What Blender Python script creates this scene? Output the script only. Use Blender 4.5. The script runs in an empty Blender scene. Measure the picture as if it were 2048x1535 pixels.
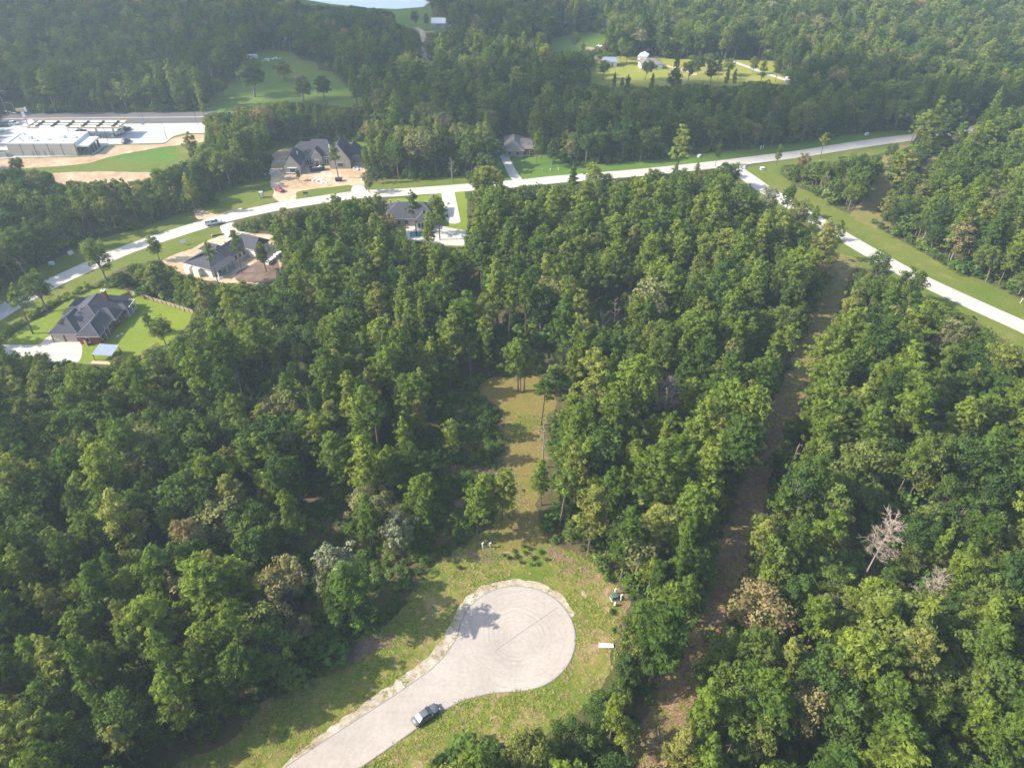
import bpy, math, random
import numpy as np
from mathutils import Vector, Matrix, noise as mnoise

# ------------------------------------------------------------------ camera, sky, sun, exposure
sc = bpy.context.scene
FPX, PITCH, CAMH = 1462.0, math.radians(38.5), 117.0
CP, SP = math.cos(PITCH), math.sin(PITCH)
cam_d = bpy.data.cameras.new('camera')
cam_d.sensor_width = 36.0
cam_d.lens = 36.0 * FPX / 2048.0
cam_d.clip_start = 1.0
cam_d.clip_end = 9000.0
cam = bpy.data.objects.new('camera', cam_d)
sc.collection.objects.link(cam)
cam.location = (0, 0, CAMH)
cam.rotation_euler = (math.radians(90) - PITCH, 0, 0)
sc.camera = cam

SUN_EL = math.radians(37)
SUN_AZ = Vector((-0.99, -0.12, 0)).normalized()          # horizontal direction towards the sun
SUN_DIR = Vector((SUN_AZ.x * math.cos(SUN_EL), SUN_AZ.y * math.cos(SUN_EL), math.sin(SUN_EL)))
world = bpy.data.worlds.new('World')
sc.world = world
world.use_nodes = True
wn = world.node_tree
sky = wn.nodes.new('ShaderNodeTexSky')
sky.sky_type = 'NISHITA'
sky.sun_disc = False
sky.sun_elevation = SUN_EL
sky.sun_rotation = math.atan2(SUN_AZ.x, SUN_AZ.y)
sky.air_density = 1.2
sky.dust_density = 2.0
wn.nodes['Background'].inputs['Strength'].default_value = 0.14
wn.links.new(sky.outputs[0], wn.nodes['Background'].inputs['Color'])
sun_d = bpy.data.lights.new('sun', 'SUN')
sun_d.energy = 4.0
sun_d.angle = math.radians(0.55)
sun_d.color = (1.0, 0.925, 0.78)
sun = bpy.data.objects.new('sun', sun_d)
sc.collection.objects.link(sun)
sun.rotation_euler = SUN_DIR.to_track_quat('Z', 'Y').to_euler()
sun.location = (0, 0, 300)

sc.view_settings.view_transform = 'Standard'
sc.view_settings.look = 'None'
sc.view_settings.exposure = 1.40
sc.view_settings.gamma = 1.0
sc.view_settings.use_curve_mapping = False
sc.render.engine = 'CYCLES'
cy = sc.cycles
cy.max_bounces = 5; cy.diffuse_bounces = 3; cy.glossy_bounces = 2; cy.transmission_bounces = 3
cy.volume_bounces = 0; cy.transparent_max_bounces = 4
cy.caustics_reflective = False; cy.caustics_refractive = False
cy.use_denoising = True

# ------------------------------------------------------------------ helpers
rng = np.random.default_rng(11)
random.seed(5)
COL = sc.collection

def G(px, py, z=0.0):
    """point of the plot plan: photograph coordinate -> place on the level z"""
    u = (px - 1024) / FPX; v = (767.5 - py) / FPX
    t = (CAMH - z) / (SP - v * CP)
    return (u * t, t * (CP + v * SP))

def proj(x, y, z):
    dz = z - CAMH
    d = np.maximum(y * CP - dz * SP, 1.0)
    return 1024 + FPX * x / d, 767.5 - FPX * (y * SP + dz * CP) / d

def tag(o, label=None, cat=None, group=None, kind=None):
    if label: o['label'] = label
    if cat: o['category'] = cat
    if group: o['group'] = group
    if kind: o['kind'] = kind
    return o

def empty(name, loc=(0, 0, 0), rz=0.0, label=None, cat=None, group=None):
    o = bpy.data.objects.new(name, None)
    COL.objects.link(o)
    o.location = loc if len(loc) == 3 else (loc[0], loc[1], 0.0)
    o.rotation_euler = (0, 0, rz)
    return tag(o, label, cat, group)

def link(name, me, parent=None, loc=None, rz=None):
    o = bpy.data.objects.new(name, me)
    COL.objects.link(o)
    if parent is not None: o.parent = parent
    if loc is not None: o.location = loc
    if rz is not None: o.rotation_euler = (0, 0, rz)
    return o

class MB:
    """collects shapes for ONE mesh object"""
    def __init__(s): s.v = []; s.f = []
    def poly(s, pts):
        n = len(s.v); s.v += [tuple(p) for p in pts]; s.f.append(tuple(range(n, n + len(pts)))); return s
    def box(s, x0, x1, y0, y1, z0, z1):
        n = len(s.v)
        s.v += [(x0,y0,z0),(x1,y0,z0),(x1,y1,z0),(x0,y1,z0),(x0,y0,z1),(x1,y0,z1),(x1,y1,z1),(x0,y1,z1)]
        for q in ((0,3,2,1),(4,5,6,7),(0,1,5,4),(1,2,6,5),(2,3,7,6),(3,0,4,7)): s.f.append(tuple(n + i for i in q))
        return s
    def hip(s, x0, x1, y0, y1, z, h, axis='x', g0=1.0, g1=1.0, ov=0.45, t=0.18):
        """pitched roof: g0/g1 = 1 hipped end, 0 gabled end"""
        x0 -= ov; x1 += ov; y0 -= ov; y1 += ov
        n = len(s.v)
        s.v += [(x0,y0,z),(x1,y0,z),(x1,y1,z),(x0,y1,z)]
        zz = z + t
        s.v += [(x0,y0,zz),(x1,y0,zz),(x1,y1,zz),(x0,y1,zz)]
        if axis == 'x':
            w = (y1 - y0) / 2; yc = (y0 + y1) / 2
            s.v += [(x0 + w*g0, yc, zz + h), (x1 - w*g1, yc, zz + h)]
            F = [(4,5,9,8),(6,7,8,9),(7,4,8),(5,6,9)]
        else:
            w = (x1 - x0) / 2; xc = (x0 + x1) / 2
            s.v += [(xc, y0 + w*g0, zz + h), (xc, y1 - w*g1, zz + h)]
            F = [(5,6,9,8),(7,4,8,9),(4,5,8),(6,7,9)]
        F += [(0,3,2,1),(0,1,5,4),(1,2,6,5),(2,3,7,6),(3,0,4,7)]
        for q in F: s.f.append(tuple(n + i for i in q))
        return s
    def gable(s, x0, x1, y, z0, ze, za, thick=0.25):
        """gable-ended wall facing -y"""
        n = len(s.v); xc = (x0 + x1) / 2
        a = [(x0,y,z0),(x1,y,z0),(x1,y,ze),(xc,y,za),(x0,y,ze)]
        s.v += a + [(p[0], y + thick, p[2]) for p in a]
        s.f.append((n,n+1,n+2,n+3,n+4)); s.f.append((n+9,n+8,n+7,n+6,n+5))
        for i in range(5):
            j = (i + 1) % 5; s.f.append((n+j, n+i, n+5+i, n+5+j))
        return s
    def tube(s, pts, rad, k=6, cap=True):
        pts = [Vector(p) for p in pts]
        if not hasattr(rad, '__len__'): rad = [rad] * len(pts)
        n0 = len(s.v)
        for i, p in enumerate(pts):
            d = (pts[min(i+1, len(pts)-1)] - pts[max(i-1, 0)]).normalized()
            a = d.orthogonal().normalized(); b = d.cross(a)
            if i:
                # keep the ring orientation steady
                pa = prev_a - d * prev_a.dot(d)
                if pa.length > 1e-4: a = pa.normalized(); b = d.cross(a)
            prev_a = a
            for j in range(k):
                t = 2 * math.pi * j / k
                s.v.append(tuple(p + (a * math.cos(t) + b * math.sin(t)) * rad[i]))
        for i in range(len(pts) - 1):
            for j in range(k):
                q = (j + 1) % k
                s.f.append((n0+i*k+j, n0+i*k+q, n0+(i+1)*k+q, n0+(i+1)*k+j))
        if cap:
            s.f.append(tuple(n0 + (len(pts)-1)*k + j for j in range(k)))
            s.f.append(tuple(n0 + j for j in reversed(range(k))))
        return s
    def loft(s, rings):
        n0 = len(s.v); k = len(rings[0])
        for r in rings: s.v += [tuple(p) for p in r]
        for i in range(len(rings) - 1):
            for j in range(k):
                q = (j + 1) % k
                s.f.append((n0+i*k+j, n0+i*k+q, n0+(i+1)*k+q, n0+(i+1)*k+j))
        s.f.append(tuple(n0 + (len(rings)-1)*k + j for j in range(k)))
        s.f.append(tuple(n0 + j for j in reversed(range(k))))
        return s
    def mesh(s, name, mat):
        me = bpy.data.meshes.new(name)
        me.from_pydata(s.v, [], s.f)
        me.materials.append(mat)
        return me
    def build(s, name, mat, parent=None, loc=None, rz=None, smooth=False):
        me = s.mesh(name, mat)
        if smooth: me.shade_smooth()
        return link(name, me, parent, loc, rz)

# ------------------------------------------------------------------ materials
def new_mat(name):
    m = bpy.data.materials.new(name); m.use_nodes = True
    nt = m.node_tree
    return m, nt, nt.nodes['Principled BSDF']

def node(nt, t, **kw):
    n = nt.nodes.new(t)
    for k, v in kw.items(): setattr(n, k, v)
    return n

def ramp(nt, stops, fac=None, interp='LINEAR'):
    r = node(nt, 'ShaderNodeValToRGB')
    r.color_ramp.interpolation = interp
    e = r.color_ramp.elements
    while len(e) < len(stops): e.new(0.5)
    for i, (p, c) in enumerate(stops):
        e[i].position = p; e[i].color = (c[0], c[1], c[2], 1)
    if fac is not None: nt.links.new(fac, r.inputs[0])
    return r

def nz(nt, scale, detail=4, rough=0.6, vec=None, dist=0.0):
    n = node(nt, 'ShaderNodeTexNoise')
    n.inputs['Scale'].default_value = scale; n.inputs['Detail'].default_value = detail
    n.inputs['Roughness'].default_value = rough; n.inputs['Distortion'].default_value = dist
    if vec is not None: nt.links.new(vec, n.inputs['Vector'])
    return n

def mixc(nt, a, b, fac, mode='MIX'):
    m = node(nt, 'ShaderNodeMix', data_type='RGBA', blend_type=mode)
    for sock, val in ((m.inputs[6], a), (m.inputs[7], b)):
        if isinstance(val, (tuple, list)): sock.default_value = (val[0], val[1], val[2], 1)
        else: nt.links.new(val, sock)
    if isinstance(fac, (int, float)): m.inputs[0].default_value = fac
    else: nt.links.new(fac, m.inputs[0])
    return m.outputs[2]

ALB = 0.65
def alb(c):
    k = 0.80 if min(c) > 0.6 else ALB
    return tuple(v * k for v in c)

def plain(name, col, rough=0.7, metal=0.0, var=0.12, scale=1.5, spec=0.3, coat=0.0):
    m, nt, b = new_mat(name); col = alb(col)
    tc = node(nt, 'ShaderNodeTexCoord')
    n = nz(nt, scale, 4, 0.65, tc.outputs['Object'])
    lo = tuple(c * (1 - var) for c in col); hi = tuple(min(1, c * (1 + var)) for c in col)
    r = ramp(nt, [(0.3, lo), (0.7, hi)], n.outputs['Fac'])
    nt.links.new(r.outputs[0], b.inputs['Base Color'])
    b.inputs['Roughness'].default_value = rough; b.inputs['Metallic'].default_value = metal
    b.inputs['Specular IOR Level'].default_value = spec
    b.inputs['Coat Weight'].default_value = coat
    return m

def soil(name, cols, s1=0.05, s2=0.5, s3=3.0, bump=0.4, pos=(0.36, 0.5, 0.64)):
    """ground surface: three colours broken up by noise on three scales, in metres"""
    m, nt, b = new_mat(name); cols = [tuple(v * ALB for v in c) for c in cols]
    geo = node(nt, 'ShaderNodeNewGeometry')
    P = geo.outputs['Position']
    a = nz(nt, s1, 3, 0.6, P); c = nz(nt, s2, 5, 0.7, P, 0.6); d = nz(nt, s3, 4, 0.75, P)
    ad = node(nt, 'ShaderNodeMath', operation='ADD'); nt.links.new(a.outputs['Fac'], ad.inputs[0]); nt.links.new(c.outputs['Fac'], ad.inputs[1])
    ha = node(nt, 'ShaderNodeMath', operation='MULTIPLY'); ha.inputs[1].default_value = 0.5; nt.links.new(ad.outputs[0], ha.inputs[0])
    r = ramp(nt, list(zip(pos, cols)), ha.outputs[0])
    g = ramp(nt, [(0.3, (0.68, 0.68, 0.68)), (0.7, (1.25, 1.25, 1.25))], d.outputs['Fac'])
    out = mixc(nt, r.outputs[0], g.outputs[0], 1.0, 'MULTIPLY')
    nt.links.new(out, b.inputs['Base Color'])
    b.inputs['Roughness'].default_value = 0.95; b.inputs['Specular IOR Level'].default_value = 0.1
    bp = node(nt, 'ShaderNodeBump'); bp.inputs['Strength'].default_value = bump; bp.inputs['Distance'].default_value = 0.25
    nt.links.new(d.outputs['Fac'], bp.inputs['Height']); nt.links.new(bp.outputs[0], b.inputs['Normal'])
    return m

def foliage(name, stops, trans=0.3, tintvar=0.28, patch=None):
    """leaf material: colour differs from plant to plant and from clump to clump"""
    m, nt, b = new_mat(name)
    nt.nodes.remove(b)
    oi = node(nt, 'ShaderNodeObjectInfo')
    nn = nz(nt, 0.012, 2, 0.5, oi.outputs['Location'])
    ad = node(nt, 'ShaderNodeMath', operation='MULTIPLY_ADD')
    nt.links.new(nn.outputs['Fac'], ad.inputs[0]); ad.inputs[1].default_value = 0.5; ad.inputs[2].default_value = -0.25
    sm = node(nt, 'ShaderNodeMath', operation='ADD', use_clamp=True)
    nt.links.new(oi.outputs['Random'], sm.inputs[0]); nt.links.new(ad.outputs[0], sm.inputs[1])
    r = ramp(nt, stops, sm.outputs[0])
    at = node(nt, 'ShaderNodeAttribute', attribute_name='tint')
    g = node(nt, 'ShaderNodeMapRange')
    g.inputs[3].default_value = 1 - tintvar; g.inputs[4].default_value = 1 + tintvar
    nt.links.new(at.outputs['Fac'], g.inputs[0])
    vm = node(nt, 'ShaderNodeVectorMath', operation='SCALE')
    nt.links.new(r.outputs[0], vm.inputs[0]); nt.links.new(g.outputs[0], vm.inputs['Scale'])
    di = node(nt, 'ShaderNodeBsdfDiffuse'); tr = node(nt, 'ShaderNodeBsdfTranslucent')
    nt.links.new(vm.outputs[0], di.inputs[0])
    tcx = mixc(nt, vm.outputs[0], (1.25, 1.2, 0.5), 1.0, 'MULTIPLY')
    nt.links.new(tcx, tr.inputs[0])
    mx = node(nt, 'ShaderNodeMixShader'); mx.inputs[0].default_value = trans
    nt.links.new(di.outputs[0], mx.inputs[1]); nt.links.new(tr.outputs[0], mx.inputs[2])
    nt.links.new(mx.outputs[0], nt.nodes['Material Output'].inputs[0])
    return m

M = {}
M['pine'] = foliage('pine_needles', [(0.0, (0.060, 0.106, 0.020)), (0.3, (0.100, 0.150, 0.025)), (0.6, (0.140, 0.192, 0.029)), (0.85, (0.182, 0.225, 0.036)), (1.0, (0.205, 0.212, 0.055))], 0.38)
M['leaf'] = foliage('oak_leaves', [(0.0, (0.046, 0.086, 0.022)), (0.35, (0.078, 0.124, 0.027)), (0.65, (0.122, 0.164, 0.034)), (0.86, (0.166, 0.190, 0.048)), (0.95, (0.205, 0.205, 0.090)), (1.0, (0.235, 0.190, 0.085))], 0.36)
M['pale_leaf'] = foliage('pale_leaves', [(0.0, (0.17, 0.20, 0.11)), (1.0, (0.23, 0.24, 0.14))], 0.25)
M['brush'] = foliage('brush_leaves', [(0.0, (0.055, 0.105, 0.024)), (0.5, (0.085, 0.145, 0.030)), (1.0, (0.145, 0.195, 0.042))], 0.3)
M['grass_blade'] = foliage('grass_blades', [(0.0, (0.17, 0.24, 0.035)), (0.55, (0.24, 0.28, 0.055)), (1.0, (0.33, 0.30, 0.11))], 0.4)
M['straw'] = foliage('dry_grass_blades', [(0.0, (0.26, 0.21, 0.09)), (1.0, (0.36, 0.29, 0.14))], 0.3)
M['hedge'] = foliage('hedge_leaves', [(0.0, (0.13, 0.20, 0.03)), (1.0, (0.24, 0.28, 0.04))], 0.3)
M['dry_leaf'] = foliage('withered_leaves', [(0.0, (0.20, 0.15, 0.10)), (1.0, (0.26, 0.21, 0.15))], 0.2)
M['bark'] = plain('pine_bark', (0.20, 0.145, 0.11), 0.95, var=0.35, scale=1.2)
M['grey_bark'] = plain('grey_bark', (0.26, 0.235, 0.20), 0.95, var=0.3, scale=1.0)
M['dead_wood'] = plain('dead_wood', (0.42, 0.34, 0.285), 0.9, var=0.2, scale=2.0)
M['ground'] = soil('forest_floor', [(0.085, 0.115, 0.03), (0.135, 0.115, 0.055), (0.22, 0.145, 0.095)], 0.06, 0.35, 2.5, 0.5, (0.42, 0.53, 0.66))
M['verge'] = soil('rough_verge_grass', [(0.44, 0.31, 0.19), (0.27, 0.27, 0.06), (0.15, 0.215, 0.03)], 0.09, 0.6, 2.6, 0.6, (0.38, 0.46, 0.56))
M['roadside'] = soil('mown_roadside_grass', [(0.30, 0.25, 0.10), (0.19, 0.215, 0.04), (0.14, 0.195, 0.028)], 0.05, 0.2, 1.5, 0.4, (0.3, 0.42, 0.6))
M['clearing'] = soil('clearing_grass', [(0.25, 0.165, 0.085), (0.28, 0.225, 0.065), (0.18, 0.20, 0.04)], 0.07, 0.4, 2.2, 0.6, (0.36, 0.5, 0.64))
M['lawn'] = soil('lawn_grass', [(0.30, 0.27, 0.09), (0.20, 0.27, 0.03), (0.24, 0.31, 0.03)], 0.07, 0.5, 2.0, 0.3, (0.32, 0.42, 0.6))
M['shade_lawn'] = soil('deep_green_lawn', [(0.10, 0.20, 0.03), (0.12, 0.22, 0.03), (0.19, 0.23, 0.05)], 0.06, 0.4, 2.0, 0.25)
M['pasture'] = soil('pasture_grass', [(0.11, 0.20, 0.03), (0.15, 0.24, 0.035), (0.21, 0.25, 0.06)], 0.03, 0.2, 1.0, 0.3)
M['dry_field'] = soil('dry_field_grass', [(0.34, 0.33, 0.06), (0.30, 0.32, 0.05), (0.38, 0.34, 0.12)], 0.03, 0.2, 1.0, 0.3)
M['dirt'] = soil('brown_dirt', [(0.17, 0.115, 0.085), (0.25, 0.175, 0.13), (0.34, 0.25, 0.19)], 0.08, 0.5, 2.8, 0.5)
M['clay'] = soil('orange_clay', [(0.46, 0.28, 0.17), (0.56, 0.40, 0.26), (0.66, 0.54, 0.40)], 0.09, 0.4, 1.8, 0.4)
M['redsoil'] = soil('reddish_soil', [(0.20, 0.125, 0.085), (0.28, 0.175, 0.12), (0.37, 0.25, 0.175)], 0.1, 0.5, 2.8, 0.5)
M['sand'] = soil('pale_sand', [(0.50, 0.32, 0.18), (0.62, 0.47, 0.31), (0.76, 0.66, 0.53)], 0.09, 0.4, 1.8, 0.3)
M['gravel'] = soil('white_gravel', [(0.44, 0.35, 0.23), (0.62, 0.53, 0.40), (0.80, 0.73, 0.62)], 0.3, 1.2, 6.0, 0.7)
M['track'] = soil('leaf_strewn_track', [(0.22, 0.125, 0.085), (0.34, 0.205, 0.14), (0.50, 0.34, 0.23)], 0.10, 0.6, 3.0, 0.6)
M['track_grass'] = soil('dry_track_grass', [(0.36, 0.27, 0.16), (0.27, 0.235, 0.08), (0.20, 0.22, 0.05)], 0.08, 0.35, 2.0, 0.4)

def concrete(name, col, rings=None, dirty=0.14):
    m, nt, b = new_mat(name); col = tuple(v * ALB for v in col)
    geo = node(nt, 'ShaderNodeNewGeometry'); P = geo.outputs['Position']
    a = nz(nt, 0.12, 4, 0.6, P); c = nz(nt, 1.4, 5, 0.7, P)
    r = ramp(nt, [(0.3, tuple(x * (1 - dirty) for x in col)), (0.7, tuple(min(1, x * (1 + dirty * 0.6)) for x in col))], a.outputs['Fac'])
    g = ramp(nt, [(0.25, (0.84, 0.83, 0.81)), (0.6, (1.03, 1.03, 1.03))], c.outputs['Fac'])
    out = mixc(nt, r.outputs[0], g.outputs[0], 1.0, 'MULTIPLY')
    if rings:
        # tyre tracks left by turning vehicles: thin arcs around the turning point
        mp = node(nt, 'ShaderNodeVectorMath', operation='SUBTRACT'); mp.inputs[1].default_value = (rings[0], rings[1], 0.1)
        nt.links.new(P, mp.inputs[0])
        wob = nz(nt, 0.10, 2, 0.5, P)
        ln = node(nt, 'ShaderNodeVectorMath', operation='LENGTH'); nt.links.new(mp.outputs[0], ln.inputs[0])
        ws = node(nt, 'ShaderNodeMath', operation='MULTIPLY_ADD'); nt.links.new(wob.outputs['Fac'], ws.inputs[0]); ws.inputs[1].default_value = 2.4
        nt.links.new(ln.outputs['Value'], ws.inputs[2])
        n1 = node(nt, 'ShaderNodeTexNoise', noise_dimensions='1D'); n1.inputs['Scale'].default_value = 2.3; n1.inputs['Detail'].default_value = 3
        nt.links.new(ws.outputs[0], n1.inputs['W'])
        rr = ramp(nt, [(0.30, (0.86, 0.845, 0.83)), (0.43, (0.97, 0.965, 0.96)), (0.60, (1.03, 1.03, 1.03))], n1.outputs['Fac'])
        # the arcs are broken and only where vehicles turn
        brk = nz(nt, 0.35, 3, 0.6, P)
        fr = ramp(nt, [(0.40, (0, 0, 0)), (0.56, (1, 1, 1))], brk.outputs['Fac'])
        dr = node(nt, 'ShaderNodeMapRange'); dr.inputs[1].default_value = 9.0; dr.inputs[2].default_value = 12.0; dr.inputs[3].default_value = 1.0; dr.inputs[4].default_value = 0.0
        nt.links.new(ln.outputs['Value'], dr.inputs[0])
        fm = node(nt, 'ShaderNodeMath', operation='MULTIPLY'); nt.links.new(fr.outputs[0], fm.inputs[0]); nt.links.new(dr.outputs[0], fm.inputs[1])
        out = mixc(nt, out, rr.outputs[0], fm.outputs[0], 'MULTIPLY')
        # long faint wheel streaks along the lane
        mpg = node(nt, 'ShaderNodeMapping'); mpg.inputs['Rotation'].default_value = (0, 0, -0.66); mpg.inputs['Scale'].default_value = (0.04, 1.2, 1.0)
        nt.links.new(P, mpg.inputs['Vector'])
        stn = nz(nt, 1.0, 4, 0.6, mpg.outputs[0])
        sr = ramp(nt, [(0.32, (0.965, 0.96, 0.955)), (0.6, (1.01, 1.01, 1.01))], stn.outputs['Fac'])
        out = mixc(nt, out, sr.outputs[0], 1.0, 'MULTIPLY')
    nt.links.new(out, b.inputs['Base Color'])
    b.inputs['Roughness'].default_value = 0.85; b.inputs['Specular IOR Level'].default_value = 0.25
    return m
BULB = (0.85, 74.6, 10.6)
M['lane'] = concrete('lane_concrete', (0.545, 0.485, 0.435), BULB)
M['road'] = concrete('road_concrete', (0.64, 0.595, 0.54))
M['drive'] = concrete('driveway_concrete', (0.66, 0.62, 0.57))
M['lot'] = concrete('forecourt_concrete', (0.58, 0.58, 0.585))
M['asphalt'] = concrete('highway_asphalt', (0.17, 0.16, 0.17))
M['joint'] = plain('joint_sealant_edge_shade', (0.30, 0.28, 0.27), 0.9)  # sealant of the joint, also colours the painted kerb shadow strip
M['paint'] = plain('road_paint', (0.75, 0.74, 0.68), 0.6)
M['shingle'] = plain('charcoal_shingle', (0.078, 0.08, 0.102), 0.95, var=0.25, scale=2.0)
M['shingle_brown'] = plain('taupe_shingle', (0.25, 0.225, 0.205), 0.9, var=0.12, scale=2.0)
M['flashing'] = plain('ridge_cap', (0.20, 0.20, 0.215), 0.85)
M['brick'] = plain('red_brick', (0.30, 0.115, 0.075), 0.9, var=0.3, scale=6.0)
M['trim'] = plain('white_trim', (0.74, 0.71, 0.68), 0.6, var=0.05)
M['stucco'] = plain('cream_stucco', (0.84, 0.79, 0.72), 0.85, var=0.06)
M['stone'] = plain('tan_stone', (0.46, 0.42, 0.36), 0.9, var=0.22, scale=2.5)
M['board'] = plain('green_sheathing', (0.24, 0.33, 0.24), 0.8)
M['glass'] = plain('window_glass', (0.05, 0.065, 0.075), 0.25, var=0.1, spec=0.6)
M['garage'] = plain('garage_door', (0.72, 0.62, 0.52), 0.6, var=0.04)
M['wood'] = plain('cedar_wood', (0.42, 0.23, 0.12), 0.8, var=0.2)
M['rail'] = plain('new_timber', (0.62, 0.49, 0.31), 0.8, var=0.12)
M['whitemetal'] = plain('white_metal', (0.80, 0.80, 0.80), 0.45, var=0.04)
M['greymetal'] = plain('grey_metal', (0.42, 0.43, 0.44), 0.5, metal=0.3)
M['roofwhite'] = plain('white_membrane', (0.80, 0.80, 0.81), 0.7, var=0.05, scale=0.4)
M['panel'] = plain('cream_panel', (0.62, 0.58, 0.53), 0.8, var=0.04)
M['darkstone'] = plain('dark_stone', (0.10, 0.095, 0.095), 0.8, var=0.3)
M['yellow'] = plain('amber_fascia', (0.80, 0.56, 0.27), 0.5, var=0.06)
M['green_box'] = plain('utility_green', (0.10, 0.19, 0.13), 0.5)
M['pale_box'] = plain('utility_grey', (0.62, 0.64, 0.62), 0.6)
M['black'] = plain('black_steel', (0.035, 0.037, 0.045), 0.5)
M['navy'] = plain('navy_plastic', (0.04, 0.045, 0.12), 0.5)
M['tyre'] = plain('tyre_rubber', (0.025, 0.025, 0.025), 0.85)
M['rimmetal'] = plain('wheel_alloy', (0.45, 0.45, 0.46), 0.35, metal=0.7)
M['lamp'] = plain('headlamp_lens', (0.60, 0.63, 0.65), 0.5, spec=0.4)
M['taillamp'] = plain('tail_lamp', (0.40, 0.03, 0.03), 0.3)
M['carglass'] = plain('car_glass', (0.11, 0.15, 0.17), 0.38, var=0.05, spec=0.5)
M['rubbish'] = plain('rubble_white', (0.72, 0.70, 0.68), 0.9, var=0.2)
M['redsheet'] = plain('red_tarp', (0.55, 0.12, 0.12), 0.7)
M['bluegrey'] = plain('blue_grey_panel', (0.30, 0.36, 0.46), 0.5)
M['pool'] = plain('pool_water', (0.05, 0.22, 0.24), 0.08, var=0.1, spec=0.6)
CARPAINT = {}
def paint(name, col):
    if name not in CARPAINT: CARPAINT[name] = plain('car_paint_' + name, col, 0.4, metal=0.2, var=0.03, coat=0.25)
    return CARPAINT[name]

# ------------------------------------------------------------------ ground sheets
def densify(pts, step, closed=True):
    out = []
    n = len(pts)
    for i in range(n if closed else n - 1):
        a = Vector(pts[i]); b = Vector(pts[(i + 1) % n])
        k = max(1, int((b - a).length / step))
        for j in range(k): out.append(a + (b - a) * (j / k))
    if not closed: out.append(Vector(pts[-1]))
    return out

def smooth_closed(P, it=2):
    for _ in range(it):
        n = len(P); P = [(P[i-1] + P[i] * 2 + P[(i+1) % n]) / 4 for i in range(n)]
    return P

def slab(name, pts2, z, mat, thick=0.0):
    """flat sheet with (for pavements) real edges"""
    mb = MB()
    area = sum(pts2[i-1][0]*pts2[i][1] - pts2[i][0]*pts2[i-1][1] for i in range(len(pts2)))
    if area < 0: pts2 = pts2[::-1]
    mb.poly([(p[0], p[1], z) for p in pts2])
    if thick:
        n = len(pts2)
        for i in range(n):
            a = pts2[i]; b = pts2[(i+1) % n]
            mb.poly([(a[0],a[1],z-thick),(b[0],b[1],z-thick),(b[0],b[1],z),(a[0],a[1],z)])
    return mb.build(name, mat)

def sheet(name, pxpts, z, mat, label, jit=0.9, step=1.2, sm=2, freq=0.22, ground=False):
    P = [Vector(q if ground else G(*q)) for q in pxpts]
    P = smooth_closed(densify(P, step), sm)
    Q = []
    for p in P:
        n = mnoise.noise_vector(Vector((p.x * freq, p.y * freq, z * 40)))
        m2 = mnoise.noise_vector(Vector((p.x * freq * 4, p.y * freq * 4, z * 40)))
        Q.append((p.x + jit * (n.x + 0.5 * m2.x), p.y + jit * (n.y + 0.5 * m2.y)))
    o = slab(name, Q, z, mat)
    return tag(o, label, 'ground', None, 'structure')

def catmull(P, step=2.0):
    P = [Vector(p) for p in P]
    Q = [P[0] * 2 - P[1]] + P + [P[-1] * 2 - P[-2]]
    out = []
    for i in range(1, len(Q) - 2):
        a, b, c, d = Q[i-1:i+3]
        k = max(2, int((c - b).length / step))
        for j in range(k):
            t = j / k
            out.append(0.5 * ((2*b) + (c-a)*t + (2*a-5*b+4*c-d)*t*t + (3*b-a-3*c+d)*t**3))
    out.append(P[-1])
    return out

def strip(name, pxpts, width, z, mat, label, thick=0.08, jit=0.0, cat='road', smooth=3):
    C = catmull([G(*q) for q in pxpts])
    for _ in range(smooth):
        C = [C[0]] + [(C[i-1] + C[i]*2 + C[i+1]) / 4 for i in range(1, len(C)-1)] + [C[-1]]
    L, R = [], []
    for i, p in enumerate(C):
        d = (C[min(i+1, len(C)-1)] - C[max(i-1, 0)]).normalized()
        n = Vector((-d.y, d.x))
        w = width if not callable(width) else width(i / (len(C) - 1))
        e1 = e2 = 0.0
        if jit:
            e1 = jit * mnoise.noise(Vector((p.x*0.3, p.y*0.3, 1.0))); e2 = jit * mnoise.noise(Vector((p.x*0.3, p.y*0.3, 9.0)))
        L.append(p + n * (w/2 + e1)); R.append(p - n * (w/2 + e2))
    mb = MB()
    for i in range(len(C) - 1):
        mb.poly([(R[i].x,R[i].y,z),(R[i+1].x,R[i+1].y,z),(L[i+1].x,L[i+1].y,z),(L[i].x,L[i].y,z)])
        if thick:
            for S in (L, R):
                mb.poly([(S[i].x,S[i].y,z),(S[i+1].x,S[i+1].y,z),(S[i+1].x,S[i+1].y,z-thick),(S[i].x,S[i].y,z-thick)])
    o = mb.build(name, mat)
    return tag(o, label, cat, None, 'structure')

ground = MB().poly([(-2500,-400,0),(2500,-400,0),(2500,3600,0),(-2500,3600,0)]).build('ground', M['ground'])
tag(ground, 'brown leaf litter forest floor under the trees', 'ground', None, 'structure')

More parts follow.
